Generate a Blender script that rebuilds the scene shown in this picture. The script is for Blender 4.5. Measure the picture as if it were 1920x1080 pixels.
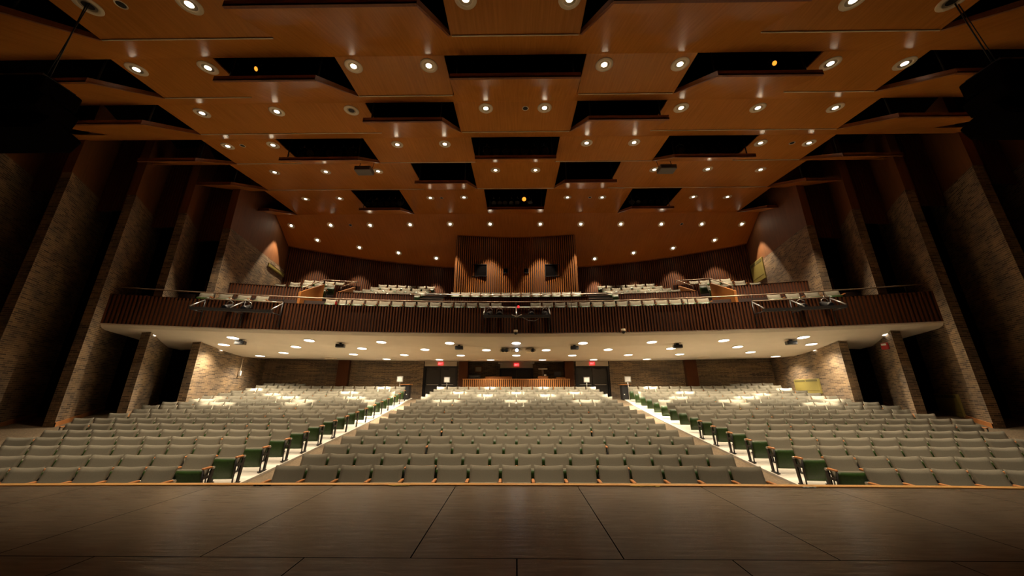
import bpy, math, random
from math import sin, cos, tan, atan, atan2, sqrt, pi, radians
from mathutils import Vector, Matrix
random.seed(7)
S = bpy.context.scene
for o in list(bpy.data.objects):
    bpy.data.objects.remove(o)
COL = S.collection

# ------------------------------------------------------------------ camera, world, exposure
CZ = 2.20                     # camera height above the floor of the first row
F = 640.0                     # focal length in pixels of a 1920 px wide frame
PITCH = atan(192 / F)
YAW = atan(8 / (F / cos(PITCH)))
cd = bpy.data.cameras.new('camera')
cd.sensor_width = 36.0
cd.lens = 36.0 * F / 1920
cd.clip_start = 0.05
cd.clip_end = 200
cam = bpy.data.objects.new('camera', cd)
COL.objects.link(cam)
cam.location = (0, 0, 0)
cam.rotation_euler = (pi / 2 + PITCH, 0, YAW)
S.camera = cam

w = bpy.data.worlds.new('world')
S.world = w
w.use_nodes = True
w.node_tree.nodes['Background'].inputs[0].default_value = (1.0, 0.75, 0.5, 1)
w.node_tree.nodes['Background'].inputs[1].default_value = 0.0015
S.view_settings.view_transform = 'Standard'
S.view_settings.look = 'None'
S.view_settings.exposure = 0.0
S.view_settings.gamma = 1.0
S.view_settings.use_curve_mapping = False
S.cycles.max_bounces = 6
S.cycles.diffuse_bounces = 4
S.cycles.glossy_bounces = 3

P_CEIL = 620.0                # ceiling downlights, watts
P_SOFF = 2100.0                # downlights under the balcony
C_CEIL = (1.0, 0.80, 0.56)
C_SOFF = (1.0, 0.84, 0.62)

# ------------------------------------------------------------------ view geometry (room frame: x right, y into the house, z up from the lens)
FV = Vector((-sin(YAW) * cos(PITCH), cos(YAW) * cos(PITCH), sin(PITCH)))
RV = Vector((cos(YAW), sin(YAW), 0))
UV_ = RV.cross(FV)
def ray(x, y): return FV + RV * ((x - 960) / F) - UV_ * ((y - 540) / F)
def atY(x, y, Y):
    d = ray(x, y); return d * (Y / d.y)
def atX(x, y, X):
    d = ray(x, y); return d * (X / d.x)
def atZ(x, y, Z):
    d = ray(x, y); return d * (Z / d.z)
def at_plane(x, y, y0, z0, s):          # plane z = z0 + s (Y - y0)
    d = ray(x, y); t = (z0 - s * y0) / (d.z - s * d.y); return d * t
def to_px(p):
    t = p.dot(FV); return (960 + F * p.dot(RV) / t, 540 - F * p.dot(UV_) / t)

# ------------------------------------------------------------------ materials
def new_mat(name):
    m = bpy.data.materials.new(name); m.use_nodes = True
    nt = m.node_tree
    return m, nt, nt.nodes['Principled BSDF']
def plain(name, col, rough=0.6, metal=0.0, spec=0.5, emit=None, es=0.0, noise=0.0, nscale=60.0, bump=0.0):
    m, nt, b = new_mat(name)
    b.inputs['Base Color'].default_value = (*col, 1)
    b.inputs['Roughness'].default_value = rough
    b.inputs['Metallic'].default_value = metal
    b.inputs['Specular IOR Level'].default_value = spec
    if emit:
        b.inputs['Emission Color'].default_value = (*emit, 1)
        b.inputs['Emission Strength'].default_value = es
    if noise or bump:
        tc = nt.nodes.new('ShaderNodeTexCoord')
        n = nt.nodes.new('ShaderNodeTexNoise'); n.inputs['Scale'].default_value = nscale; n.inputs['Detail'].default_value = 4
        nt.links.new(tc.outputs['Object'], n.inputs['Vector'])
        if noise:
            r = nt.nodes.new('ShaderNodeValToRGB')
            r.color_ramp.elements[0].position = 0.3; r.color_ramp.elements[1].position = 0.7
            r.color_ramp.elements[0].color = (*[c * (1 - noise) for c in col], 1)
            r.color_ramp.elements[1].color = (*[min(1, c * (1 + noise)) for c in col], 1)
            nt.links.new(n.outputs['Fac'], r.inputs['Fac']); nt.links.new(r.outputs['Color'], b.inputs['Base Color'])
        if bump:
            bp = nt.nodes.new('ShaderNodeBump'); bp.inputs['Strength'].default_value = bump; bp.inputs['Distance'].default_value = 0.02
            nt.links.new(n.outputs['Fac'], bp.inputs['Height']); nt.links.new(bp.outputs['Normal'], b.inputs['Normal'])
    return m
def wood(name, c1, c2, rough=0.4, su=22.0, sv=0.9, spec=0.5):
    m, nt, b = new_mat(name)
    tc = nt.nodes.new('ShaderNodeTexCoord'); mp = nt.nodes.new('ShaderNodeMapping')
    mp.inputs['Scale'].default_value = (su, sv, 1)
    n = nt.nodes.new('ShaderNodeTexNoise'); n.inputs['Scale'].default_value = 1.0; n.inputs['Detail'].default_value = 5; n.inputs['Roughness'].default_value = 0.6
    n2 = nt.nodes.new('ShaderNodeTexNoise'); n2.inputs['Scale'].default_value = 0.7; n2.inputs['Detail'].default_value = 2
    mx = nt.nodes.new('ShaderNodeMix'); mx.data_type = 'FLOAT'; mx.inputs[0].default_value = 0.35
    r = nt.nodes.new('ShaderNodeValToRGB')
    r.color_ramp.elements[0].position = 0.35; r.color_ramp.elements[1].position = 0.65
    r.color_ramp.elements[0].color = (*c1, 1); r.color_ramp.elements[1].color = (*c2, 1)
    L = nt.links.new
    L(tc.outputs['UV'], mp.inputs['Vector']); L(mp.outputs['Vector'], n.inputs['Vector']); L(tc.outputs['UV'], n2.inputs['Vector'])
    L(n.outputs['Fac'], mx.inputs[2]); L(n2.outputs['Fac'], mx.inputs[3]); L(mx.outputs[0], r.inputs['Fac']); L(r.outputs['Color'], b.inputs['Base Color'])
    b.inputs['Roughness'].default_value = rough; b.inputs['Specular IOR Level'].default_value = spec
    return m
def brick_mat(name):
    m, nt, b = new_mat(name)
    L = nt.links.new
    tc = nt.nodes.new('ShaderNodeTexCoord')
    br = nt.nodes.new('ShaderNodeTexBrick')
    br.inputs['Scale'].default_value = 1.0
    br.inputs['Brick Width'].default_value = 0.29; br.inputs['Row Height'].default_value = 0.06
    br.inputs['Mortar Size'].default_value = 0.008; br.inputs['Mortar Smooth'].default_value = 0.3; br.inputs['Bias'].default_value = -0.1
    br.inputs['Color1'].default_value = (0.30, 0.215, 0.130, 1)
    br.inputs['Color2'].default_value = (0.062, 0.044, 0.030, 1)
    br.inputs['Mortar'].default_value = (0.42, 0.32, 0.21, 1)
    n = nt.nodes.new('ShaderNodeTexNoise'); n.inputs['Scale'].default_value = 1.4; n.inputs['Detail'].default_value = 5
    r = nt.nodes.new('ShaderNodeValToRGB')
    r.color_ramp.elements[0].position = 0.35; r.color_ramp.elements[1].position = 0.68
    r.color_ramp.elements[0].color = (0.62, 0.62, 0.66, 1); r.color_ramp.elements[1].color = (1.2, 1.1, 0.95, 1)
    mx = nt.nodes.new('ShaderNodeMix'); mx.data_type = 'RGBA'; mx.blend_type = 'MULTIPLY'; mx.inputs[0].default_value = 1.0
    L(tc.outputs['UV'], br.inputs['Vector']); L(tc.outputs['UV'], n.inputs['Vector']); L(n.outputs['Fac'], r.inputs['Fac'])
    L(br.outputs['Color'], mx.inputs[6]); L(r.outputs['Color'], mx.inputs[7]); L(mx.outputs[2], b.inputs['Base Color'])
    bp = nt.nodes.new('ShaderNodeBump'); bp.inputs['Strength'].default_value = 0.5; bp.inputs['Distance'].default_value = 0.012
    L(br.outputs['Fac'], bp.inputs['Height']); bp.invert = True; L(bp.outputs['Normal'], b.inputs['Normal'])
    b.inputs['Roughness'].default_value = 0.75
    return m
def stage_mat():
    m, nt, b = new_mat('stage_hardboard')
    L = nt.links.new
    tc = nt.nodes.new('ShaderNodeTexCoord')
    mp = nt.nodes.new('ShaderNodeMapping'); mp.inputs['Scale'].default_value = (2.2, 16, 1)
    n = nt.nodes.new('ShaderNodeTexNoise'); n.inputs['Scale'].default_value = 1.6; n.inputs['Detail'].default_value = 6
    n2 = nt.nodes.new('ShaderNodeTexNoise'); n2.inputs['Scale'].default_value = 0.9; n2.inputs['Detail'].default_value = 5
    r = nt.nodes.new('ShaderNodeValToRGB')
    r.color_ramp.elements[0].position = 0.35; r.color_ramp.elements[1].position = 0.7
    r.color_ramp.elements[0].color = (0.150, 0.116, 0.080, 1); r.color_ramp.elements[1].color = (0.250, 0.196, 0.138, 1)
    mx = nt.nodes.new('ShaderNodeMix'); mx.data_type = 'FLOAT'; mx.inputs[0].default_value = 0.5
    L(tc.outputs['UV'], mp.inputs['Vector']); L(mp.outputs['Vector'], n.inputs['Vector']); L(tc.outputs['UV'], n2.inputs['Vector'])
    L(n.outputs['Fac'], mx.inputs[2]); L(n2.outputs['Fac'], mx.inputs[3]); L(mx.outputs[0], r.inputs['Fac']); L(r.outputs['Color'], b.inputs['Base Color'])
    bp = nt.nodes.new('ShaderNodeBump'); bp.inputs['Strength'].default_value = 0.30; bp.inputs['Distance'].default_value = 0.008
    L(n.outputs['Fac'], bp.inputs['Height']); L(bp.outputs['Normal'], b.inputs['Normal'])
    b.inputs['Roughness'].default_value = 0.27; b.inputs['Specular IOR Level'].default_value = 0.5
    return m

M = dict(
    ceil=wood('varnished_ceiling_wood', (0.45, 0.172, 0.030), (0.60, 0.235, 0.044), 0.26, spec=0.2),
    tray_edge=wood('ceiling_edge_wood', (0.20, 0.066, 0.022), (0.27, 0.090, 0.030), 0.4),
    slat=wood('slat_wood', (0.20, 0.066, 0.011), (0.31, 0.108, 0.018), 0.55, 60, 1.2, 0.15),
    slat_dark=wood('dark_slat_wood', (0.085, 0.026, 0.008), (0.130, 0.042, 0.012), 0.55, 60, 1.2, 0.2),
    slat_back=plain('slat_backing', (0.030, 0.013, 0.008), 0.8),
    panel=wood('side_wall_panel_wood', (0.15, 0.054, 0.014), (0.22, 0.080, 0.021), 0.65, 9, 0.5),
    oak=wood('honey_wood', (0.30, 0.11, 0.025), (0.42, 0.165, 0.04), 0.4, 30, 1.5),
    nose=wood('stage_nosing_wood', (0.86, 0.44, 0.13), (0.95, 0.56, 0.20), 0.35, 2.0, 30),
    brick=brick_mat('dark_norman_brick'),
    stage=stage_mat(),
    gap=plain('seam_black', (0.006, 0.005, 0.0045), 0.9, spec=0.0),
    carpet=plain('aisle_carpet', (0.15, 0.112, 0.072), 0.95, noise=0.35, nscale=26, spec=0.1),
    concrete=plain('pale_painted_concrete', (0.62, 0.58, 0.50), 0.6, noise=0.06, nscale=6),
    plaster=plain('cream_plaster', (0.66, 0.58, 0.46), 0.75, noise=0.03, nscale=2),
    fabric=plain('grey_seat_fabric', (0.176, 0.160, 0.120), 0.95, noise=0.14, nscale=170, spec=0.15),
    green=plain('green_seat_shell', (0.018, 0.048, 0.005), 0.45, noise=0.25, nscale=30),
    black=plain('black_metal', (0.016, 0.015, 0.015), 0.45),
    void=plain('void_black', (0.006, 0.005, 0.005), 0.95, spec=0.0),  # near-black colour standing in for unlit depth; also on the speaker cabinets
    steel=plain('brushed_steel', (0.62, 0.60, 0.56), 0.3, 0.9),
    rail=plain('bronze_handrail', (0.30, 0.22, 0.15), 0.35, 0.6),
    arm=wood('armrest_wood', (0.40, 0.15, 0.045), (0.55, 0.23, 0.075), 0.4, 40, 4),
    door=plain('dark_door_paint', (0.045, 0.040, 0.034), 0.5),
    white=plain('white_card', (0.72, 0.70, 0.64), 0.6),
    grey=plain('grey_plastic', (0.16, 0.15, 0.14), 0.5),
    darkgrey=plain('charcoal_plastic', (0.030, 0.028, 0.027), 0.5),
    ring=plain('downlight_trim_paint', (0.78, 0.66, 0.48), 0.5),
    can=plain('downlight_reflector', (0.5, 0.42, 0.3), 0.3, 0.7),
    lamp=plain('lit_ceiling_lamp', (1, 1, 1), 0.5, emit=(1.0, 0.86, 0.62), es=13.0),
    lamp2=plain('lit_balcony_lamp', (1, 1, 1), 0.5, emit=(1.0, 0.93, 0.78), es=5.0),
    lamp3=plain('lit_rear_ceiling_lamp', (1, 1, 1), 0.5, emit=(1.0, 0.86, 0.62), es=70.0),
    off=plain('unlit_lamp', (0.01, 0.01, 0.01), 0.4),
    amber=plain('lit_amber_gel', (0.3, 0.1, 0.01), 0.4, emit=(1.0, 0.33, 0.03), es=1.6),
    red=plain('exit_sign_red', (0.5, 0.02, 0.02), 0.5, emit=(1.0, 0.05, 0.05), es=0.9),
    exitw=plain('exit_sign_letters', (0.9, 0.6, 0.6), 0.5, emit=(1.0, 0.42, 0.38), es=1.0),
    firered=plain('fire_alarm_red', (0.35, 0.02, 0.015), 0.4),
    yellow=plain('mustard_grille_paint', (0.30, 0.245, 0.065), 0.5, noise=0.05, nscale=8),
    yellow_d=plain('mustard_grille_shadow', (0.13, 0.11, 0.035), 0.6),  # darker mustard copy, shade on the grille put into the colour
    blue=plain('projector_beam_glass', (0.2, 0.3, 0.9), 0.2, emit=(0.55, 0.72, 1.0), es=9.0),
    lens=plain('lens_glass', (0.03, 0.04, 0.06), 0.05),
    screen=plain('lit_screen', (0.5, 0.5, 0.5), 0.3, emit=(0.9, 0.9, 0.82), es=0.35),
    paper=plain('framed_notice_paper', (0.75, 0.62, 0.42), 0.6),
    tape=plain('yellow_tape', (0.75, 0.52, 0.10), 0.6),
)

# ------------------------------------------------------------------ mesh builder
class MB:
    def __init__(s): s.v = []; s.f = []; s.m = []; s.sm = []
    def face(s, pts, m=0, sm=False):
        b = len(s.v); s.v += [tuple(p) for p in pts]; s.f.append(tuple(range(b, b + len(pts)))); s.m.append(m); s.sm.append(sm)
    def box(s, c, size, rz=0.0, m=0, rx=0.0):
        x, y, z = [q / 2 for q in size]
        R = Matrix.Rotation(rz, 3, 'Z') @ Matrix.Rotation(rx, 3, 'X')
        b = len(s.v)
        for k in range(8):
            p = R @ Vector((x if k & 1 else -x, y if k & 2 else -y, z if k & 4 else -z))
            s.v.append((p.x + c[0], p.y + c[1], p.z + c[2]))
        for q in ((0, 2, 3, 1), (4, 5, 7, 6), (0, 1, 5, 4), (2, 6, 7, 3), (0, 4, 6, 2), (1, 3, 7, 5)):
            s.f.append(tuple(b + i for i in q)); s.m.append(m); s.sm.append(False)
        return s
    def rbox(s, c, size, r=0.01, rz=0.0, m=0):           # box with chamfered vertical and horizontal edges
        x, y, z = [q / 2 for q in size]
        R = Matrix.Rotation(rz, 3, 'Z')
        rings = []
        for zz, i in ((-z, r), (-z + r, 0), (z - r, 0), (z, r)):
            X, Y = x - i, y - i
            rr = r
            ring = [(X - rr, -Y), (X, -Y + rr), (X, Y - rr), (X - rr, Y), (-X + rr, Y), (-X, Y - rr), (-X, -Y + rr), (-X + rr, -Y)]
            b = len(s.v)
            for (px, py) in ring:
                p = R @ Vector((px, py, zz)); s.v.append((p.x + c[0], p.y + c[1], p.z + c[2]))
            rings.append(b)
        for a, bb in zip(rings, rings[1:]):
            for k in range(8):
                s.f.append((a + k, a + (k + 1) % 8, bb + (k + 1) % 8, bb + k)); s.m.append(m); s.sm.append(False)
        s.f.append(tuple(rings[0] + k for k in reversed(range(8)))); s.m.append(m); s.sm.append(False)
        s.f.append(tuple(rings[-1] + k for k in range(8))); s.m.append(m); s.sm.append(False)
        return s
    def prism(s, poly, z0, z1, m=0):                      # vertical prism over a plan polygon (counter-clockwise)
        n = len(poly)
        z0 = z0 if hasattr(z0, '__len__') else [z0] * n
        z1 = z1 if hasattr(z1, '__len__') else [z1] * n
        lo = [(p[0], p[1], z) for p, z in zip(poly, z0)]; hi = [(p[0], p[1], z) for p, z in zip(poly, z1)]
        for i in range(n):
            j = (i + 1) % n; s.face([lo[i], lo[j], hi[j], hi[i]], m)
        s.face(hi, m); s.face(lo[::-1], m)
        return s
    def tube(s, pts, r, n=8, m=0, cap=True):
        pts = [Vector(p) for p in pts]; rings = []
        rs = r if hasattr(r, '__len__') else [r] * len(pts)
        for i, p in enumerate(pts):
            d = (pts[min(i + 1, len(pts) - 1)] - pts[max(i - 1, 0)]).normalized()
            a = d.cross(Vector((0, 0, 1)))
            if a.length < 1e-3: a = d.cross(Vector((1, 0, 0)))
            a.normalize(); q = d.cross(a); b = len(s.v); rings.append(b)
            for k in range(n):
                w_ = p + (a * cos(2 * pi * k / n) + q * sin(2 * pi * k / n)) * rs[i]; s.v.append(tuple(w_))
        for a, b in zip(rings, rings[1:]):
            for k in range(n):
                s.f.append((a + k, a + (k + 1) % n, b + (k + 1) % n, b + k)); s.m.append(m); s.sm.append(True)
        if cap:
            s.f.append(tuple(rings[0] + k for k in reversed(range(n)))); s.m.append(m); s.sm.append(False)
            s.f.append(tuple(rings[-1] + k for k in range(n))); s.m.append(m); s.sm.append(False)
        return s
    def disc(s, c, r, n=24, m=0, z=None):
        s.face([(c[0] + r * cos(2 * pi * k / n), c[1] + r * sin(2 * pi * k / n), c[2]) for k in range(n)][::-1], m)
        return s
    def lathe(s, prof, n=24, m=0, sm=True):               # profile (r, z) round the z axis
        rings = []
        for (r, z) in prof:
            b = len(s.v); rings.append(b)
            for k in range(n): s.v.append((r * cos(2 * pi * k / n), r * sin(2 * pi * k / n), z))
        for a, b in zip(rings, rings[1:]):
            for k in range(n):
                s.f.append((a + k, b + k, b + (k + 1) % n, a + (k + 1) % n)); s.m.append(m); s.sm.append(sm)
        return s
    def add(s, o, mat4=None, moff=0):
        b = len(s.v)
        s.v += [tuple(mat4 @ Vector(p)) for p in o.v] if mat4 else list(o.v)
        s.f += [tuple(b + i for i in f) for f in o.f]; s.m += [q + moff for q in o.m]; s.sm += o.sm
        return s
    def mirror(s):
        o = MB(); o.v = [(-x, y, z) for (x, y, z) in s.v]; o.f = [f[::-1] for f in s.f]; o.m = list(s.m); o.sm = list(s.sm); return o
    def mesh(s, name, mats, smooth=False):
        me = bpy.data.meshes.new(name)
        me.from_pydata(s.v, [], s.f)
        for q in (mats if isinstance(mats, (list, tuple)) else [mats]): me.materials.append(q)
        me.polygons.foreach_set('material_index', s.m)
        me.polygons.foreach_set('use_smooth', [smooth or q for q in s.sm])
        uv = me.uv_layers.new(name='UVMap')
        data = [0.0] * (2 * len(me.loops))
        vs = me.vertices
        for p in me.polygons:
            n = p.normal
            if abs(n.z) > 0.7:
                for li in p.loop_indices:
                    c = vs[me.loops[li].vertex_index].co; data[2 * li] = c.x; data[2 * li + 1] = c.y
            else:
                l = sqrt(n.x * n.x + n.y * n.y); tx, ty = -n.y / l, n.x / l
                for li in p.loop_indices:
                    c = vs[me.loops[li].vertex_index].co; data[2 * li] = c.x * tx + c.y * ty; data[2 * li + 1] = c.z
        uv.data.foreach_set('uv', data)
        me.update()
        return me
    def build(s, name, mats, parent=None, smooth=False):
        o = bpy.data.objects.new(name, s.mesh(name, mats, smooth)); COL.objects.link(o)
        if parent: o.parent = parent
        return o
def inst(name, me, parent=None, loc=(0, 0, 0), rz=0.0):
    o = bpy.data.objects.new(name, me); COL.objects.link(o)
    o.location = loc; o.rotation_euler = (0, 0, rz)
    if parent: o.parent = parent
    return o
def thing(name, label, cat, loc=(0, 0, 0), rz=0.0, group=None):
    o = bpy.data.objects.new(name, None); COL.objects.link(o)
    o.empty_display_size = 0.1
    o.location = loc; o.rotation_euler = (0, 0, rz); o['label'] = label; o['category'] = cat
    if group: o['group'] = group
    return o
def tag(o, label, cat, group=None):
    o['label'] = label; o['category'] = cat
    if group: o['group'] = group
    return o
def struct(o, label=None):
    o['kind'] = 'structure'
    if label: o['label'] = label
    return o
def struct_root(name, label=None):
    o = bpy.data.objects.new(name, None); COL.objects.link(o); return struct(o, label)
ORD = ['first', 'second', 'third', 'fourth', 'fifth', 'sixth', 'seventh', 'eighth', 'ninth', 'tenth', 'eleventh', 'twelfth', 'thirteenth',
       'fourteenth', 'fifteenth', 'sixteenth', 'seventeenth', 'eighteenth']

# ------------------------------------------------------------------ plan of the house
ROWS = 17
Y1, DY = 6.9, 0.7875
ROW_Z = [-1.313, -1.248, -1.176, -1.100, -1.023, -0.938, -0.850, -0.760, -0.676, -0.584, -0.492, -0.395, -0.287, -0.180, -0.078, 0.040, 0.180]
def row_y(n): return Y1 + DY * n
RR = 85.0
def sag(X): return X * X / (2 * RR)
def top_z(Yc):                                            # seat-top height for a centre-line distance
    t = (Yc - Y1) / DY
    if t <= 0: return ROW_Z[0] + t * 0.065
    if t >= 16: return ROW_Z[16] + min(t - 16, 1.2) * 0.10
    i = int(t); return ROW_Z[i] + (ROW_Z[i + 1] - ROW_Z[i]) * (t - i)
def row_pt(n, X):
    return X, row_y(n) - sag(X), ROW_Z[n] + 0.06 * sag(X)
SEAT_H = 0.74
WA, WB = 0.58, 0.5437
EDGE = [(-16.70, 7.14), (-16.03, 8.57), (-15.36, 10.0), (-14.68, 11.45), (-14.00, 12.86), (-13.30, 14.30)]   # near edges of the brick fins
FD = Vector((-0.53, 0.848, 0))
CORNER = (-14.62, 20.0)
ZB = 7.25                                                 # top of the brick
ZT = 11.2
def back_y(X): return 22.0 - X * X / 106.0
BALC, RB = 14.5, 46.0
def barc(X, Yc=BALC): return Yc - X * X / (2 * RB)

# ------------------------------------------------------------------ floor and stage
mb = MB()
xs = [-17 + i * 0.5 for i in range(69)]
ysn = [3.5 + j * 0.394 for j in range(50)]
def floor_z(X, Y):
    Yc = Y + sag(X)
    z = top_z(Yc) - SEAT_H + 0.06 * sag(X)
    e = max(0.0, min(1.0, (abs(X) - 12.3) / 1.6))
    return z + 0.30 * e - 0.03
for i in range(len(xs) - 1):
    for j in range(len(ysn) - 1):
        q = [(xs[i], ysn[j]), (xs[i + 1], ysn[j]), (xs[i + 1], ysn[j + 1]), (xs[i], ysn[j + 1])]
        mb.face([(a, b, floor_z(a, b)) for a, b in q])
struct(mb.build('floor', M['carpet']), 'brown carpeted raked floor and aisles')
mb = MB()                                                 # pale painted strips under the side blocks
for side in (-1, 1):
    for j in range(46):
        ya, yb = 5.6 + j * .32, 5.6 + (j + 1) * .32
        N = 16
        def xo(y): return min(13.5, 11.0 + .42 * max(0, y - 6.0))
        for k in range(N):
            q = []
            for (kk, y) in ((k, ya), (k + 1, ya), (k + 1, yb), (k, yb)):
                x = 5.92 + (xo(y) - 5.92) * kk / N
                q.append((side * x, y, floor_z(side * x, y) + .045))
            mb.face(q if side > 0 else q[::-1])
        a = [(side * 5.92, ya, floor_z(5.92, ya) - .05), (side * 5.92, yb, floor_z(5.92, yb) - .05), (side * 5.92, yb, floor_z(5.92, yb) + .045), (side * 5.92, ya, floor_z(5.92, ya) + .045)]
        mb.face(a[::-1] if side > 0 else a)
struct(mb.build('floor_strip', M['concrete']), 'pale painted sloping floor under the side blocks of seats')

SZ = -0.92
def stage_edge(X): return 3.93 - X * X * 0.0028
seams = [-9.15, -7.93, -6.71, -5.49, -4.27, -3.05, -1.83, -0.61, 0.61, 1.83, 3.05, 4.27, 5.49, 6.71, 7.93, 9.15]
root = struct_root('floor_stage', 'dark brown hardboard stage floor')
mb = MB()
g = 0.004
def stage_panel(x0, x1, y0, y1f):
    N = 3
    for k in range(N):
        a = x0 + (x1 - x0) * k / N; b = x0 + (x1 - x0) * (k + 1) / N
        a += g if k == 0 else 0; b -= g if k == N - 1 else 0
        ya, yb = (y1f(a), y1f(b)) if callable(y1f) else (y1f, y1f)
        mb.face([(a, y0, SZ), (b, y0, SZ), (b, yb, SZ), (a, ya, SZ)])
for a, b in zip(seams, seams[1:]):
    stage_panel(a, b, 2.31 + g, lambda x: stage_edge(x) - 0.075)
for a, b in zip([s + 0.61 for s in seams[:-1]], [s + 0.61 for s in seams[1:]]):
    stage_panel(a, b, -0.13 + g, 2.31 - g)
    stage_panel(a, b, -2.57 + g, -0.13 - g)
mb.build('stage_boards', M['stage'], root)
mb = MB()
mb.face([(-9.6, -2.6, SZ - 0.012), (9.6, -2.6, SZ - 0.012), (9.6, 3.5, SZ - 0.012), (-9.6, 3.5, SZ - 0.012)])
N = 30
X = [-9.6 + 19.2 * k / N for k in range(N + 1)]
for a, b in zip(X, X[1:]):
    mb.face([(a, 3.5, SZ - 0.012), (b, 3.5, SZ - 0.012), (b, stage_edge(b) - 0.02, SZ - 0.012), (a, stage_edge(a) - 0.02, SZ - 0.012)])
    mb.face([(a, stage_edge(a) - 0.03, SZ - 1.4), (b, stage_edge(b) - 0.03, SZ - 1.4), (b, stage_edge(b) - 0.03, SZ - 0.03), (a, stage_edge(a) - 0.03, SZ - 0.03)][::-1])
mb.build('stage_base', M['gap'], root)
mb = MB()
for a, b in zip(X, X[1:]):
    ya, yb = stage_edge(a), stage_edge(b)
    z1, z0 = SZ + 0.010, SZ - 0.05
    A = [(a, ya - 0.075, z1), (b, yb - 0.075, z1), (b, yb, z1), (a, ya, z1)]
    mb.face(A); mb.face([(a, ya, z0), (a, ya, z1), (b, yb, z1), (b, yb, z0)])
    mb.face([(a, ya - 0.075, SZ - 0.01), (b, yb - 0.075, SZ - 0.01), (b, yb - 0.075, z1), (a, ya - 0.075, z1)])
o = struct(mb.build('trim_1', M['nose']), 'orange wooden nosing along the stage edge')
for i, (px_, w_, lab) in enumerate(((497, .14, 'dark frayed tape scrap on the stage edge, left of the centre seats'),
                                    (748, .20, 'frayed yellow tape scrap on the stage edge before the centre block'),
                                    (1205, .24, 'torn yellow and white tape scrap on the stage edge, right of centre'),
                                    (1500, .10, 'small white tape scrap on the stage edge near the right aisle'))):
    p = atZ(px_, 909, SZ); mb = MB()
    for k in range(7):
        x = p.x + w_ * (k / 6 - .5); wd = 0.02 + 0.025 * random.random()
        mb.box((x, stage_edge(x) - 0.085 + 0.02 * random.random(), SZ + 0.006), (w_ / 5, wd, 0.004), random.uniform(-.4, .4))
    tag(mb.build('tape_scrap', M[('gap', 'tape', 'tape', 'white')[i]]), lab, 'tape')
# ------------------------------------------------------------------ side walls: brick fins, wooden upper panels, slatted infill
def side_wall(side):
    nm = 'left' if side < 0 else 'right'
    root = struct_root('wall_' + nm, 'side wall of angled brick fins under wooden panels, %s of the house' % nm)
    def put(m_, name, mat):
        (m_ if side < 0 else m_.mirror()).build(name, mat, root)
    TH = 0.34
    for i, E in enumerate(EDGE):
        last = i == len(EDGE) - 1
        e = Vector((E[0], E[1], 0))
        far = Vector((CORNER[0], CORNER[1] + 0.4, 0)) if last else e + FD * 3.3
        d = (far - e).normalized()
        nrm = Vector((-d.y, d.x, 0))                     # away from the house
        a, b, c, dd = e, far, far + nrm * TH, e + nrm * TH
        # end face of a fin is squared to the house axis
        dd = e + Vector((-TH * 1.05, 0.0, 0))
        zb = -2.3
        m_ = MB(); m_.prism([(p.x, p.y) for p in (dd, a, b, c)][::-1] if False else [(p.x, p.y) for p in (a, b, c, dd)], zb, ZB)
        put(m_, 'brick_fin', M['brick'])
        u = nrm * 0.02
        m_ = MB(); m_.prism([(p.x, p.y) for p in (a + u, b + u, c, dd + u)], ZB, ZT)
        put(m_, 'upper_panel', M['panel'])
        # skirting board along the foot of the fin
        m_ = MB(); N = 6
        for k in range(N):
            p, q = e + d * ((far - e).length * k / N), e + d * ((far - e).length * (k + 1) / N)
            o_ = -nrm * 0.03
            zp, zq = floor_z(p.x, p.y), floor_z(q.x, q.y)
            P0, P1, Q0, Q1 = p + o_, p + nrm * .01, q + o_, q + nrm * .01
            h = 0.14
            m_.face([(P0.x, P0.y, zp - .3), (Q0.x, Q0.y, zq - .3), (Q0.x, Q0.y, zq + h), (P0.x, P0.y, zp + h)][::-1])
            m_.face([(P0.x, P0.y, zp + h), (Q0.x, Q0.y, zq + h), (Q1.x, Q1.y, zq + h), (P1.x, P1.y, zp + h)])
        put(m_, 'skirting', M['arm'])
        if not last:                                      # slats closing the upper part of the slot between two fins
            nx = Vector((EDGE[i + 1][0], EDGE[i + 1][1], 0))
            s0 = e + FD * 2.1; s1 = nx + Vector((-0.36, 0.25, 0))
            m_ = MB(); L = (s1 - s0).length; n = int(L / 0.13); t_ = (s1 - s0).normalized(); ang = atan2(t_.y, t_.x)
            zs = 6.75
            mid = (s0 + s1) / 2 + Vector((-.1, .2, 0)) * .3
            m_.box((mid.x, mid.y, (zs + ZT) / 2), (L, 0.04, ZT - zs), ang, 1)
            for k in range(n):
                p = s0 + t_ * ((k + .5) * L / n)
                m_.box((p.x, p.y, (zs + ZT) / 2), (0.07, 0.09, ZT - zs), ang, 0)
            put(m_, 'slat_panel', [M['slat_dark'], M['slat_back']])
            q0 = e + FD * 3.2; q1 = nx + FD * 1.6 + nrm * TH  # near-black sheet, the slot's deep shade put into its colour
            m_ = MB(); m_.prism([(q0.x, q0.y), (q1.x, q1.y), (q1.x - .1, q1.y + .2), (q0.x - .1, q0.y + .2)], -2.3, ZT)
            put(m_, 'slot_shade_sheet', M['void'])
side_wall(-1); side_wall(1)

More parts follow.
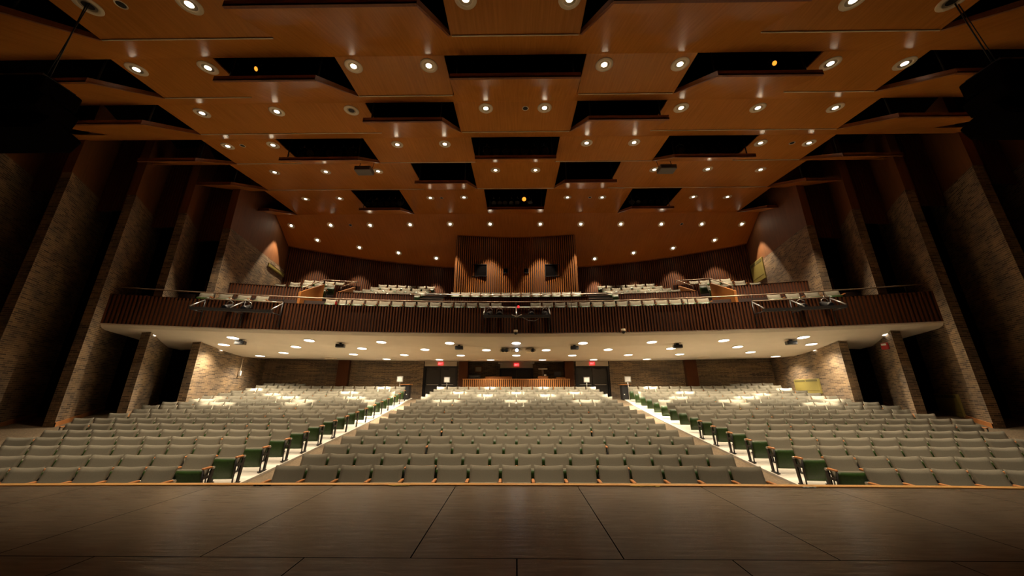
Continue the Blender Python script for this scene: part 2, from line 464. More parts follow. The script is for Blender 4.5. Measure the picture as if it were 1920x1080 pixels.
# ------------------------------------------------------------------ slatted surfaces along a plan curve
def slats(m_, fn, x0, x1, z0, z1, pitch=0.12, sw=0.062, sd=0.05, back=True, mi=0, mbk=1, thick=0.08):
    n = max(2, int(round(abs(x1 - x0) / pitch)))
    for k in range(n):
        x = x0 + (x1 - x0) * (k + .5) / n
        xa, xb = x0 + (x1 - x0) * k / n, x0 + (x1 - x0) * (k + 1) / n
        ang = atan2(fn(xb) - fn(xa), xb - xa)
        za, zb = (z0(x), z1(x)) if callable(z0) else (z0, z1(x) if callable(z1) else z1)
        m_.box((x, fn(x) - sd / 2, (za + zb) / 2), (sw, sd, zb - za), ang, mi)
        if back:
            l = sqrt((xb - xa) ** 2 + (fn(xb) - fn(xa)) ** 2)
            m_.box((x, fn(x) + thick / 2, (za + zb) / 2), (l * 1.01, thick, zb - za - .004), ang, mbk)

# ------------------------------------------------------------------ rear wall (ground floor brick, balcony slats)
root = struct_root('wall_rear', 'curved rear wall, dark brick below and slatted wood above the balcony')
def arc_wall(m_, fn, xs_, z0, z1, m=0):
    for a, b in zip(xs_, xs_[1:]):
        m_.face([(a, fn(a), z0), (b, fn(b), z0), (b, fn(b), z1), (a, fn(a), z1)], m)
def lin(a, b, n): return [a + (b - a) * k / n for k in range(n + 1)]
DX = []                                                   # rear openings, from the photographed edges
mb = MB()
for a, b in ((-14.7, -5.75), (-3.75, -3.55), (3.55, 3.75), (5.75, 14.7)):
    arc_wall(mb, back_y, lin(a, b, max(1, int((b - a) / .5))), -1.2, 2.2)
for s in (-1, 1):                                         # brick over nothing: above door heads is plaster
    pass
mb.build('brick_wall', M['brick'], root)
mb = MB()
slats(mb, lambda x: back_y(x) + 0.05, -14.7, 14.7, 2.6, 10.4, 0.125, 0.07, 0.05)
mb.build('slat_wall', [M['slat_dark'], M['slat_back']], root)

# recessed control alcove behind the centre seats
mb = MB()
arc_wall(mb, lambda x: 23.2, lin(-3.6, 3.6, 4), -1.2, 2.4, 0)
mb.face([(-3.55, 22, -1.2), (-3.55, 23.2, -1.2), (-3.55, 23.2, 2.4), (-3.55, 22, 2.4)][::-1], 0)
mb.face([(3.55, 22, -1.2), (3.55, 23.2, -1.2), (3.55, 23.2, 2.4), (3.55, 22, 2.4)], 0)
mb.face([(-3.6, 21.8, 1.80), (-3.6, 23.3, 1.80), (3.6, 23.3, 1.80), (3.6, 21.8, 1.80)], 1)
mb.face([(-3.6, 21.8, -.75), (3.6, 21.8, -.75), (3.6, 23.3, -.75), (-3.6, 23.3, -.75)], 2)
mb.build('control_alcove', [M['brick'], M['plaster'], M['carpet']], root)
mb = MB()
for x in (-3.25, 3.25):
    mb.box((x, 21.75, 0.5), (0.55, 0.5, 2.7))
for x in (-10.3, 10.3):
    mb.box((x, back_y(x) - .15, 0.5), (0.62, 0.5, 2.7), -x / 53)
mb.build('dark_pilaster', M['slat_dark'], root)

# doors
def double_door(nm, xc, y, z0, z1, wd, label):
    r = struct_root(nm, label)
    m_ = MB(); m_.box((xc - wd / 2 - .06, y - .03, (z0 + z1) / 2), (.12, .16, z1 - z0)); m_.box((xc + wd / 2 + .06, y - .03, (z0 + z1) / 2), (.12, .16, z1 - z0))
    m_.box((xc, y - .03, z1 + .03), (wd + .24, .16, .08)); m_.build('door_frame', M['black'], r)
    for s in (-1, 1):
        m_ = MB(); m_.rbox((xc + s * wd / 4, y + .03, (z0 + z1) / 2), (wd / 2 - .02, .05, z1 - z0 - .02), .006)
        lf = m_.build('door_leaf', M['door'], r)
        m_ = MB(); m_.box((xc + s * wd / 4, y - .05, z0 + 1.02), (wd / 2 - .22, .05, .045)); m_.box((xc + s * wd / 4, y - .01, z0 + 1.02), (wd / 2 - .3, .08, .03))
        m_.build('push_bar', M['steel'], lf)
        m_ = MB(); m_.box((xc + s * wd / 5, y - .03, z1 - .10), (.35, .06, .05)); m_.build('door_closer', M['black'], lf)
    return r
ZF = -0.68
LINT = {}
for k, (xc, yb_, wd, lab) in enumerate(((-4.72, back_y(4.72) + .12, 1.86, 'dark double exit door left of the control desk'),
                                   (4.72, back_y(4.72) + .12, 1.86, 'dark double exit door right of the control desk'),
                                   (0.02, 23.12, 1.95, 'dark double door behind the control desk'))):
    zt = 1.37 if k < 2 else 1.32
    double_door('door_%d' % (k + 1), xc, yb_, ZF, zt, wd, lab)
    mb = MB(); mb.box((xc, yb_ + .02 if k < 2 else 22.95, (zt + .08 + 2.0) / 2), (wd + .16, .3, 2.0 - zt - .08)); struct(mb.build('trim_%d' % (k + 2), M['plaster']), 'pale plaster panel above a double door')
    t = thing('exit_sign', ['red lit EXIT sign above the double door left of the control desk', 'red lit EXIT sign above the double door right of the control desk', 'red lit EXIT sign above the door behind the control desk'][k], 'sign', (xc, (yb_ - .17) if k < 2 else 22.75, 1.60), 0, 'exit signs on the rear wall')
    m_ = MB(); m_.rbox((0, 0, 0), (.34, .06, .20), .008); m_.build('sign_box', M['red'], t)
    m_ = MB()
    def stroke(x, z, a, b): m_.box((x, -.034, z), (a, .006, b))
    stroke(-.115, 0, .014, .11)
    for zz in (-.048, 0, .048): stroke(-.095, zz, .05, .014)
    for sg in (-1, 1):
        m_.box((-.035, -.034, 0), (.016, .006, .12), 0, 0)
        R_ = Matrix.Rotation(sg * .5, 3, 'Y')
        b0 = len(m_.v) - 8
        for q in range(b0, b0 + 8):
            v = R_ @ (Vector(m_.v[q]) - Vector((-.035, -.034, 0))); m_.v[q] = (v.x - .035, v.y - .034, v.z)
    stroke(.03, 0, .015, .11); stroke(.095, 0, .015, .11); stroke(.095, .048, .065, .014)
    m_.build('sign_lettering', M['exitw'], t)

# ------------------------------------------------------------------ balcony
SOF = [(14.5, 2.288), (14.62, 2.20), (15.3, 2.10), (16.1, 1.99), (16.3, 1.955), (16.8, 1.897), (17.5, 1.815), (17.7, 1.79), (18.2, 1.747), (19.0, 1.695), (19.8, 1.657), (20.9, 1.69), (22.6, 1.78)]
def sof_z(D):
    for (a, za), (b, zb) in zip(SOF, SOF[1:]):
        if D <= b: return za + (zb - za) * (D - a) / (b - a)
    return SOF[-1][1]
def on_soffit(x, y):
    d = ray(x, y); lo, hi = 10.0, 26.0
    for _ in range(60):
        t = (lo + hi) / 2; p = d * t
        if p.z > sof_z(p.y + p.x * p.x / (2 * RB)): hi = t
        else: lo = t
    return d * lo
XB = 15.3
mb = MB()
Xs = lin(-XB, XB, 60)
for (D0, z0), (D1, z1) in zip(SOF, SOF[1:]):
    for a, b in zip(Xs, Xs[1:]):
        mb.face([(a, barc(a, D0), z0), (a, barc(a, D1), z1), (b, barc(b, D1), z1), (b, barc(b, D0), z0)])
for a, b in zip(Xs, Xs[1:]):                              # plaster nib under the slats
    mb.face([(a, barc(a) - .03, 2.288), (b, barc(b) - .03, 2.288), (b, barc(b) - .03, 2.335), (a, barc(a) - .03, 2.335)])
    mb.face([(a, barc(a) - .03, 2.288), (a, barc(a) + .02, 2.285), (b, barc(b) + .02, 2.285), (b, barc(b) - .03, 2.288)])
struct(mb.build('ceiling_soffit', M['plaster']), 'cream plaster soffit under the balcony')
root = struct_root('wall_balcony', 'balcony with slatted timber fascia, stepped floor and parapets')
mb = MB()
slats(mb, lambda x: barc(x), -XB, XB, 2.335, 3.43, 0.118, 0.058, 0.05)
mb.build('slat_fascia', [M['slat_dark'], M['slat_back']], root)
mb = MB()
for a, b in zip(Xs, Xs[1:]):                              # cap
    mb.face([(a, barc(a) - .05, 3.44), (b, barc(b) - .05, 3.44), (b, barc(b) + .12, 3.44), (a, barc(a) + .12, 3.44)])
mb.build('fascia_cap', M['slat_dark'], root)
# stepped balcony floor
STEPS = [(14.55, 3.12), (16.9, 3.12), (16.9, 4.15), (18.1, 4.15), (18.1, 4.36), (18.95, 4.36), (18.95, 4.66), (19.75, 4.66), (19.75, 5.04), (20.55, 5.04), (20.55, 5.44), (23.5, 5.44)]
mb = MB()
for (D0, z0), (D1, z1) in zip(STEPS, STEPS[1:]):
    for a, b in zip(Xs, Xs[1:]):
        mb.face([(a, barc(a, D0), z0), (b, barc(b, D0), z0), (b, barc(b, D1), z1), (a, barc(a, D1), z1)])
mb.build('balcony_steps', M['slat_back'], root)
# parapets behind the front balcony row
mb = MB()
py = lambda x: barc(x, 17.2)
for x0, x1, zt in ((-3.75, 3.75, 4.64), (-9.0, -5.25, 4.72), (5.25, 9.0, 4.72), (-14.4, -10.3, 4.86), (10.3, 14.4, 4.86)):
    slats(mb, py, x0, x1, 3.12, zt, 0.118, 0.058, 0.04)
    n = 8
    for a, b in zip(lin(x0, x1, n), lin(x0, x1, n)[1:]):
        mb.face([(a, py(a) - .06, zt), (b, py(b) - .06, zt), (b, py(b) + .12, zt), (a, py(a) + .12, zt)], 2)
for x0, x1 in ((-10.3, -9.0), (9.0, 10.3)):               # slatted back of the two stair wells
    slats(mb, lambda x: barc(x, 19.6), x0, x1, 3.12, 5.75, 0.118, 0.058, 0.04)
mb.build('slat_parapet', [M['slat_dark'], M['slat_back'], M['oak']], root)
# timber cheeks beside the stair wells
def cheek(x, D0, D1, z0, za, zb):
    m_ = MB(); y0, y1 = barc(x, D0), barc(x, D1)
    m_.prism([(x - .06, y0), (x + .06, y0), (x + .06, y1), (x - .06, y1)], z0, [za, za, zb, zb]); return m_
for s in (-1, 1):
    cheek(s * 10.25, 16.6, 18.4, 3.1, 4.48, 5.42).build('stair_cheek', M['oak'], root)
    cheek(s * 9.05, 17.6, 19.1, 3.1, 4.85, 5.55).build('stair_cheek', M['oak'], root)
# bright nosings on the balcony stair flights
mb = MB()
for s in (-1, 1):
    for D, z in ((17.3, 4.15), (17.7, 4.42), (18.1, 4.70), (18.55, 5.0), (19.1, 5.3)):
        a, b = s * 3.85, s * 5.15
        xm = (a + b) / 2
        mb.box((xm, barc(xm, D), z - .1), (1.3, .40, .2), -xm / RB, 0); mb.box((xm, barc(xm, D) - .2, z), (1.3, .05, .03), -xm / RB, 1)
mb.build('stair_flight', [M['darkgrey'], M['steel']], root)

# projection booth
root = struct_root('wall_booth', 'slatted timber front of the projection booth on the balcony')
mb = MB()
BY = 19.3
bf = lambda x: BY + 0.15 - x * x / 60.0
slats(mb, bf, -3.62, 3.62, 4.3, lambda x: 9.17 if abs(x) < 9 else 9, 0.125, 0.066, 0.05)
for s in (-1, 1):
    m2 = MB(); slats(m2, lambda x: 0, 0, 3.0, 4.3, 8.9, 0.125, 0.066, 0.05)
    mb.add(m2, Matrix.Translation((s * 3.62, bf(3.62) + (0 if s > 0 else 3.0), 0)) @ Matrix.Rotation(pi / 2 if s > 0 else -pi / 2, 4, 'Z'))
mb.build('booth_slats', [M['slat'], M['slat_back']], root)
k = 4
for (x0, y0, x1, y1) in ((885, 496, 912, 518), (944, 503, 952.5, 511), (982, 503, 991, 511), (1022, 496, 1050.5, 518)):
    a, b = atY(x0, y0, BY), atY(x1, y1, BY)
    mb = MB(); cx = (a.x + b.x) / 2; yy = bf(cx) - .045
    mb.box((cx, yy, (a.z + b.z) / 2), (b.x - a.x, .05, a.z - b.z), 0, 0)
    fw = .03
    mb.box((cx, yy - .02, a.z), (b.x - a.x, .06, fw), 0, 1); mb.box((cx, yy - .02, b.z), (b.x - a.x, .06, fw), 0, 1)
    mb.box((a.x, yy - .02, (a.z + b.z) / 2), (fw, .06, a.z - b.z), 0, 1); mb.box((b.x, yy - .02, (a.z + b.z) / 2), (fw, .06, a.z - b.z), 0, 1)
    struct(mb.build('window_%d' % (k - 3), [M['void'], M['black']]), 'dark projection port in the booth front'); k += 1

# ------------------------------------------------------------------ ceiling
# rows of level panels (A) and rising reflectors (B): (y near, z near, y far, z far)
A = [(4.10, 6.94, 5.27, 7.06), (6.12, 7.57, 7.37, 7.70), (7.94, 8.04, 9.30, 8.18), (10.18, 8.71, 11.76, 8.87), (12.40, 9.30, 14.68, 9.53), (15.10, 9.74, 17.80, 9.87)]
AX = [[(-1.34, 1.34), (-8.7, -5.03)], [(-4.28, -1.68), (-9.65, -7.2)], [(-1.8, 1.8), (-10.5, -4.4)], [(-5.5, -1.6), (-11.4, -8.7)], [(-1.9, 1.9), (-12.3, -4.5)], [(-5.9, -1.6), (-12.8, -8.4)]]
root = struct_root('ceiling', 'stepped ceiling of varnished wooden panels and reflectors')
CW = 16.6
def slope(a): return (a[3] - a[1]) / (a[2] - a[0])
mb = MB()
for a, xr in zip(A, AX):
    for (x0, x1) in xr:
        for (u0, u1) in (((x0, x1),) if x0 + x1 == 0 else ((x0, x1), (-x1, -x0))):
            mb.prism([(u0, a[0]), (u1, a[0]), (u1, a[2]), (u0, a[2])], [a[1], a[1], a[3], a[3]], [a[1] + .04, a[1] + .04, a[3] + .04, a[3] + .04])
mb.build('lamp_panel', M['ceil'], root)
mb = MB()
for a, b in zip(A, A[1:]):
    e = .0
    mb.prism([(-CW, a[2]), (CW, a[2]), (CW, b[0]), (-CW, b[0])], [a[3] - e, a[3] - e, b[1] - e, b[1] - e], [a[3] + .05, a[3] + .05, b[1] + .05, b[1] + .05])
mb.prism([(-CW, -3), (CW, -3), (CW, 4.1), (-CW, 4.1)], [5.2, 5.2, 6.94, 6.94], [5.3, 5.3, 7.04, 7.04])
mb.build('reflector_band', M['ceil'], root)
mb = MB()                                                 # pale reveal line along the rear edge of each lamp panel
for a, xr in zip(A[:5], AX):
    for (x0, x1) in xr:
        for (u0, u1) in (((x0, x1),) if x0 + x1 == 0 else ((x0, x1), (-x1, -x0))):
            mb.box(((u0 + u1) / 2, a[2], a[3] - .012), (u1 - u0 - .05, .02, .024))
mb.build('panel_edge', M['ring'], root)
mb = MB()
RP0 = A[5]
def rear_z(Y): return RP0[3] - 0.46 * (Y - RP0[2])
for a, b in zip(lin(-14.9, 14.9, 60), lin(-14.9, 14.9, 60)[1:]):
    ya, yb = back_y(a) + .3, back_y(b) + .3
    mb.face([(a, RP0[2], RP0[3]), (a, ya, rear_z(ya)), (b, yb, rear_z(yb)), (b, RP0[2], RP0[3])])
mb.build('rear_panel', M['ceil'], root)
mb = MB()                                                 # near-black sheet above the slots, their darkness put into its colour
mb.face([(-CW - 1, -3, 8.0), (-CW - 1, 17.9, 11.6), (CW + 1, 17.9, 11.6), (CW + 1, -3, 8.0)])
mb.face([(-CW - 1, 17.9, 9.9), (CW + 1, 17.9, 9.9), (CW + 1, 17.9, 11.7), (-CW - 1, 17.9, 11.7)])
mb.build('loft', M['void'], root)
mb = MB()                                                 # cove moulding where the ceiling meets the rear wall
for a, b in zip(lin(-14.6, 14.6, 50), lin(-14.6, 14.6, 50)[1:]):
    if abs(a + b) / 2 < 3.8: continue
    ya, yb = back_y(a) - .06, back_y(b) - .06
    mb.face([(a, ya, rear_z(ya) - .07), (b, yb, rear_z(yb) - .07), (b, yb, rear_z(yb) + .02), (a, ya, rear_z(ya) + .02)])
mb.build('cove_moulding', M['oak'], root)

# hanging trays that face the stage and hide stage lights: (row, outer lip x, inner lip x, outer rear x, inner rear x)
LIP = [(4.22, 6.42), (6.23, 7.02), (7.90, 7.34), (10.50, 8.06), (12.88, 8.65), (16.0, 9.14)]
TR = [(0, -5.1, -1.7, -5.03, -1.34), (0, -13.2, -9.2, -13.2, -8.7),
      (1, -1.54, 1.54, -1.66, 1.66), (1, -7.15, -4.72, -7.2, -4.28), (1, -13.4, -10.2, -13.4, -9.65),
      (2, -4.35, -2.08, -4.4, -1.8), (2, -13.6, -10.75, -13.6, -10.5),
      (3, -1.48, 1.48, -1.56, 1.56), (3, -8.66, -5.75, -8.7, -5.5), (3, -13.9, -11.75, -13.9, -11.4),
      (4, -4.40, -2.13, -4.5, -1.9), (4, -14.0, -12.5, -14.0, -12.3),
      (5, -1.5, 1.5, -1.58, 1.58), (5, -8.3, -6.1, -8.4, -5.9), (5, -14.6, -13.1, -14.6, -12.8)]
ROWN = ['nearest the stage', 'second from the stage', 'third from the stage', 'fourth from the stage', 'fifth from the stage', 'last before the rear panel']
POSN = {0: 'in the middle', 1: 'beside the middle', 2: 'against the side wall'}
for (r, xo, xi, ro, ri) in TR:
    for side in ((0,) if xi > 0 else (-1, 1)):
        yl, zl = LIP[r]; a = A[r]; yb, zb = a[2], a[3]
        ye, ze = (A[r + 1][0], A[r + 1][1]) if r < 5 else (17.78, 9.868)
        sd = 'left' if side < 0 else 'right'
        where = 'in the middle' if side == 0 else ('against the %s wall' % sd if xo < -12.9 else '%s of the middle' % sd)
        if r in (2, 4) and xo > -12.9: where = 'just %s of the centre line' % sd
        t = thing('ceiling_light_trough', 'wooden ceiling trough %s, in the row %s' % (where, ROWN[r]), 'ceiling trough', (0, 0, 0), 0, 'ceiling troughs hiding stage lights')
        sx = -1 if side > 0 else 1
        def mk(m_): return m_ if sx > 0 else m_.mirror()
        # leave the straight part of an inner edge before the cut corner
        poly = [(xo, yl), (xi, yl), (ri, yb), (ro, yb)]
        zs = [zl, zl, zb, zb]
        ys2 = 0.0
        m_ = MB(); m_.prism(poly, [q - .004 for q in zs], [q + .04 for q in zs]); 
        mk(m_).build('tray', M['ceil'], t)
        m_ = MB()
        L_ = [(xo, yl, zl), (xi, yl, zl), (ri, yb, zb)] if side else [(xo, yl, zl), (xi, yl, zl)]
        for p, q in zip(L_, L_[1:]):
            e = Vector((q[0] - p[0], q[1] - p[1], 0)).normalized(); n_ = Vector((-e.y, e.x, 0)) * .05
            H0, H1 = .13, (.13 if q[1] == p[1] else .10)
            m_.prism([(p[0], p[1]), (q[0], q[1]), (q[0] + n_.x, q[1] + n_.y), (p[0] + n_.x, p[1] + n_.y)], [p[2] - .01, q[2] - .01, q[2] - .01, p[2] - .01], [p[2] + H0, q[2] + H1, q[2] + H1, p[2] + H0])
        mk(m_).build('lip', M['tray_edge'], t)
        for xr_ in (xo + .12, xi - .12):
            if abs(xr_) > 12.9: continue
            m_ = MB(); m_.tube([(xr_, yl + .25, zl + .26), (xr_, yl + .25, zl + 1.9)], .022, 6); mk(m_).build('hanger_rod', M['black'], t)

# ------------------------------------------------------------------ downlights
def lathe_mesh(name, prof, mat, n=28):
    m_ = MB(); m_.lathe(prof, n); return m_.mesh(name, mat, True)
ME_RING = lathe_mesh('trim_ring', [(.125, .012), (.125, -.004), (.135, -.012), (.20, -.012), (.212, -.004), (.212, .006)], M['ring'])
ME_CAN = lathe_mesh('reflector', [(.128, -.006), (.112, -.003), (.09, -.001), (.068, -.001)], M['can'])
def disc_mesh(name, r, z, mat, n=24):
    m_ = MB(); m_.disc((0, 0, z), r, n); return m_.mesh(name, mat)
ME_LAMP = disc_mesh('lamp', .070, -.003, M['lamp'])
ME_LAMPR = disc_mesh('lamp', .070, -.003, M['lamp3'])
ME_OFF = disc_mesh('lamp', .088, -.003, M['off'])
ME_RING2 = lathe_mesh('trim_ring', [(.205, .02), (.205, -.008), (.225, -.010), (.235, -.004), (.235, .004)], M['ring'])
ME_LAMP2 = disc_mesh('lamp', .206, -.004, M['lamp2'])
ME_HOLE = lathe_mesh('hole_ring', [(.075, .02), (.075, -.006), (.095, -.008), (.10, 0)], M['ring'], 18)
ME_HOLED = disc_mesh('hole_void', .076, -.002, M['off'], 18)
def spot(name, parent, loc, power, size, col, blend=.45, rad=.06):
    l = bpy.data.lights.new(name, 'SPOT'); l.energy = power; l.spot_size = radians(size); l.spot_blend = blend; l.color = col; l.shadow_soft_size = rad
    o = bpy.data.objects.new(name, l); COL.objects.link(o); o.location = loc
    if parent: o.parent = parent
    return o
LR = [
    [(165, 10, 0), (355, 8, 1), (873, -3, 1), (1068, -3, 1), (1600, 0, 1), (1785, 2, 0)],
    [(256, 130, 1), (390, 127, 1), (663, 124, 1), (804, 123, 1), (1133, 121, 1), (1275, 120, 1), (1557, 119, 1), (1696, 119, 1)],
    [(379, 212, 1), (519, 209, 1), (659, 207, 0), (911, 203, 1), (1021, 202, 1), (1277, 202, 1), (1421, 202, 1), (1566, 202, 1)],
    [(427, 274, 1), (512, 272, 1), (745, 271, 1), (834, 270, 1), (1100, 268, 1), (1189, 267, 1), (1426, 268, 1), (1517, 268, 1)],
    [(515, 323, 1), (611, 322, 1), (709, 321, 1), (929, 319, 1), (1004, 319, 1), (1227, 318, 1), (1327, 317, 1), (1426, 318, 1)],
    [(573, 373, 1), (637, 372, 1), (807, 371, 1), (870, 370, 1), (1064, 370, 1), (1129, 370, 1), (1300, 369, 1), (1364, 369, 1)],
    [(546, 423, 1), (620, 422, 1), (694, 422, 1), (769, 421, 1), (844, 420, 1), (919, 420, 1), (1013, 420, 1), (1089, 420, 1), (1164, 420, 1), (1240, 420, 1), (1316, 420, 1), (1391, 420, 1)],
    [(595, 450, 1), (674, 464, 1), (747, 474, 1), (818, 484, 1), (1115, 485, 1), (1188, 474, 1), (1262, 465, 1), (1340, 450, 1)],
]
LRN = ['the ceiling row above the stage lip'] + ['the %s ceiling row from the stage' % ORD[k] for k in range(1, 6)] + ['the long row on the rear panel', 'the arc of lights by the rear wall']
for r, row in enumerate(LR):
    a = A[min(r, 5)]
    for k, (x, y, on) in enumerate(row):
        if r < 6: p = at_plane(x, y, a[0], a[1], slope(a)); s = slope(a)
        else: p = at_plane(x, y, RP0[2], RP0[3], -.46); s = -.46
        p.z -= .006
        lab = ('lit ceiling downlight, %s from left in %s' if on else 'unlit ceiling downlight, %s from left in %s') % (ORD[k], LRN[r])
        t = thing('ceiling_downlight', lab, 'downlight', p, 0, 'recessed downlights in the wooden ceiling')
        t.rotation_euler = (atan(s), 0, 0)
        inst('trim_ring', ME_RING, t); inst('reflector', ME_CAN, t); inst('lamp', (ME_LAMPR if r > 5 else ME_LAMP) if on else ME_OFF, t)
        if on:
            k_ = (.04, 1.9, .9, 1, 1, 1, 2.6, 2.0)[r]
            wide = abs(p.x) > 6 and r in (3, 4)
            narrow = abs(p.x) > 8.8 and r >= 5
            spot('downlight_beam', t, (0, 0, -.04), P_CEIL * k_ * (.6 if narrow else (3.3 if r == 4 else 1.0) if wide else 1), 62 if narrow else 52 if r > 5 else (77 if r == 4 else 66) if wide else (66 if abs(p.x) < 6 else 46) if r == 1 else 57, C_CEIL, .35 if r > 5 else .5, .05).rotation_euler = (-atan(s) if r > 5 else 0, 0, 0)
for (x, y, r, lab) in ((227, 8, 0, 'small dark hole in the ceiling near the top left hanging cable'), (985, 203, 2, 'small dark hole between two middle downlights of the third ceiling row'),
                       (455, 273, 3, 'small dark hole beside the leftmost downlight of the fourth ceiling row'), (1485, 268, 3, 'small dark hole beside the rightmost downlight of the fourth ceiling row'),
                       (828, 371, 5, 'small dark hole between the left middle pair of downlights before the rear panel'), (1106, 370, 5, 'small dark hole between the right middle pair of downlights before the rear panel'),
                       (657, 422, 6, 'small dark hole in the rear panel, left of the booth'), (1278, 420, 6, 'small dark hole in the rear panel, right of the booth')):
    if r < 6: a = A[r]; p = at_plane(x, y, a[0], a[1], slope(a)); s = slope(a)
    else: p = at_plane(x, y, RP0[2], RP0[3], -.46); s = -.46
    t = thing('ceiling_port', lab, 'ceiling port', p + Vector((0, 0, -.006)), 0, 'small dark ports in the ceiling'); t.rotation_euler = (atan(s), 0, 0)
    inst('port_ring', ME_HOLE, t); inst('port_opening', ME_HOLED, t)
SL = [(279, 627), (437, 633), (420, 646), (407, 656), (488, 667), (580, 638), (555, 650), (532, 661), (715, 641), (679, 653), (663, 664), (725, 673), (758, 665), (797, 655), (824, 674), (843, 643), (864, 666), (912, 656), (920, 674.5), (968, 643), (968, 666), (1024, 656), (1017, 674.5), (1073, 666), (1093, 643), (1113, 674), (1140, 655), (1178, 665), (1213, 673), (1222, 641), (1258, 653), (1274, 664), (1357, 638), (1383, 650), (1407, 660), (1454, 668), (1506, 632), (1521, 645), (1535, 656), (1668, 626)]
pts = [(on_soffit(x, y)) for x, y in SL]
lev = [15.3, 16.8, 18.2, 19.8]
rows_ = {0: [], 1: [], 2: [], 3: []}
for p in pts:
    D = p.y + p.x ** 2 / (2 * RB); rows_[min(range(4), key=lambda k: abs(lev[k] - D))].append(p)
SRN = ['front row', 'second row', 'third row', 'rear row']
for r in range(4):
    for k, p in enumerate(sorted(rows_[r], key=lambda q: q.x)):
        t = thing('soffit_downlight', 'bright round downlight under the balcony, %s from left in the %s' % (ORD[k], SRN[r]), 'downlight', (p.x, p.y, p.z - .012), 0, 'downlights under the balcony')
        D = p.y + p.x ** 2 / (2 * RB); ds = (sof_z(D + .1) - sof_z(D - .1)) / .2
        t.rotation_euler = (atan(ds), 0, 0)
        inst('trim_ring', ME_RING2, t); inst('lamp', ME_LAMP2, t)
        spot('soffit_beam', None, (p.x, p.y, p.z - .08), P_SOFF, 31, C_SOFF, .6, .04)
        spot('soffit_spill', None, (p.x, p.y, p.z - .08), P_SOFF * .18, 140, C_SOFF, 1.0, .08)

# ------------------------------------------------------------------ theatre seats
def sheet(fr, nu, nv, m=0):
    """closed cushion between a front and a back grid given by fr(u, v, side)"""
    m_ = MB(); idx = {}
    for s in (0, 1):
        for j in range(nv + 1):
            for i in range(nu + 1):
                idx[s, i, j] = len(m_.v); m_.v.append(fr(-1 + 2 * i / nu, j / nv, s))
    def q(a, b, c, d): m_.f.append((idx[a], idx[b], idx[c], idx[d])); m_.m.append(m); m_.sm.append(True)
    for j in range(nv):
        for i in range(nu):
            q((0, i, j), (0, i + 1, j), (0, i + 1, j + 1), (0, i, j + 1)); q((1, i + 1, j), (1, i, j), (1, i, j + 1), (1, i + 1, j + 1))
        q((0, 0, j), (0, 0, j + 1), (1, 0, j + 1), (1, 0, j)); q((0, nu, j + 1), (0, nu, j), (1, nu, j), (1, nu, j + 1))
    for i in range(nu):
        q((0, i + 1, 0), (0, i, 0), (1, i, 0), (1, i + 1, 0)); q((0, i, nv), (0, i + 1, nv), (1, i + 1, nv), (1, i, nv))
    return m_
def seat_parts(wd, lo=False):
    nu, nv = (4, 3) if lo else (8, 6)
    hw = (wd - 0.055) / 2
    def back(u, v, s):
        e = 1.0 if 0.001 < v < .999 and abs(u) < .999 else 0.72
        th = 0.055 * e
        x = u * (hw - (0.006 if e < 1 else 0)) * (1 + 0.02 * v)
        z = 0.34 + 0.40 * v + 0.022 * (u * u - .35) * v
        y = -0.155 + 0.155 * v - 0.030 * u * u + 0.012 * sin(pi * v)
        c = (y - (0.0275 - th / 2)) if s == 0 else y + (0.0275 + th / 2) - .055
        return (x, y - th / 2 if s == 0 else y + th / 2, z)
    def shell(u, v, s):
        x = u * (hw - .012) * (1 - 0.10 * (1 - v) ** 3)
        z = 0.095 + 0.405 * v
        y = -0.225 - 0.045 * v - 0.030 * (1 - u * u) * sin(pi * (0.15 + 0.7 * v)) + (0.03 if v < .01 else 0)
        return (x, y if s == 0 else y + 0.022, z)
    def cush(u, v, s):
        x = u * (hw - .02) * (1 - 0.10 * (1 - v) ** 3)
        z = 0.12 + 0.395 * v
        e = .6 if v in (0.0, 1.0) or abs(u) > .99 else 1
        y = -0.200 - 0.045 * v - 0.02 * (1 - u * u) * sin(pi * (0.15 + 0.7 * v))
        return (x, y if s == 0 else y + 0.075 * e, z)
    b = sheet(back, nu, nv); sh = sheet(shell, nu, nv); cu = sheet(cush, nu, nv)
    arm = MB()
    if lo: arm.box((0, -.19, .53), (.05, .30, .032))
    else:
        arm.rbox((0, -.215, .532), (.052, .22, .034), .008)
    leg = MB()
    leg.box((0, -.10, .26), (.028, .075, .52), 0, 0, -.12)
    if not lo:
        leg.box((0, -.20, .37), (.024, .16, .05)); leg.box((0, -.20, .012), (.06, .26, .024)); leg.tube([(0, -.31, .52), (0, -.30, .30), (0, -.29, .02)], .016, 6)
    hinge = MB(); hinge.rbox((0, -.075, .515), (.05, .07, .045), .008)
    return b, sh, cu, arm, leg, hinge
SEAT = {}
for key, wd in (('a', WA), ('b', WB)):
    b, sh, cu, arm, leg, hinge = seat_parts(wd)
    SEAT[key] = dict(wd=wd, back=b.mesh('backrest', M['fabric'], True), shell=sh.mesh('seat_shell', M['green'], True), cush=cu.mesh('seat_cushion', M['fabric'], True),
                     arm=arm.mesh('armrest', M['arm']), leg=leg.mesh('leg', M['black']), hinge=hinge.mesh('hinge_cap', M['steel']))
def make_seat(key, loc, rz, label, group, both=0):
    s = SEAT[key]; h = s['wd'] / 2
    t = thing('theatre_seat', label, 'seat', loc, rz, group)
    inst('backrest', s['back'], t); sh = inst('seat_shell', s['shell'], t); inst('seat_cushion', s['cush'], sh)
    for sg in ((-1, 1) if both == 2 else (1,) if both != -1 else (1,)):
        inst('leg', s['leg'], t, (sg * h, 0, 0)); a_ = inst('armrest', s['arm'], t, (sg * h, 0, 0)); inst('hinge_cap', s['hinge'], a_)
    return t
LO = {k: seat_parts(wd, True) for k, wd in (('a', WA), ('b', WB), ('c', .545))}
far = MB()
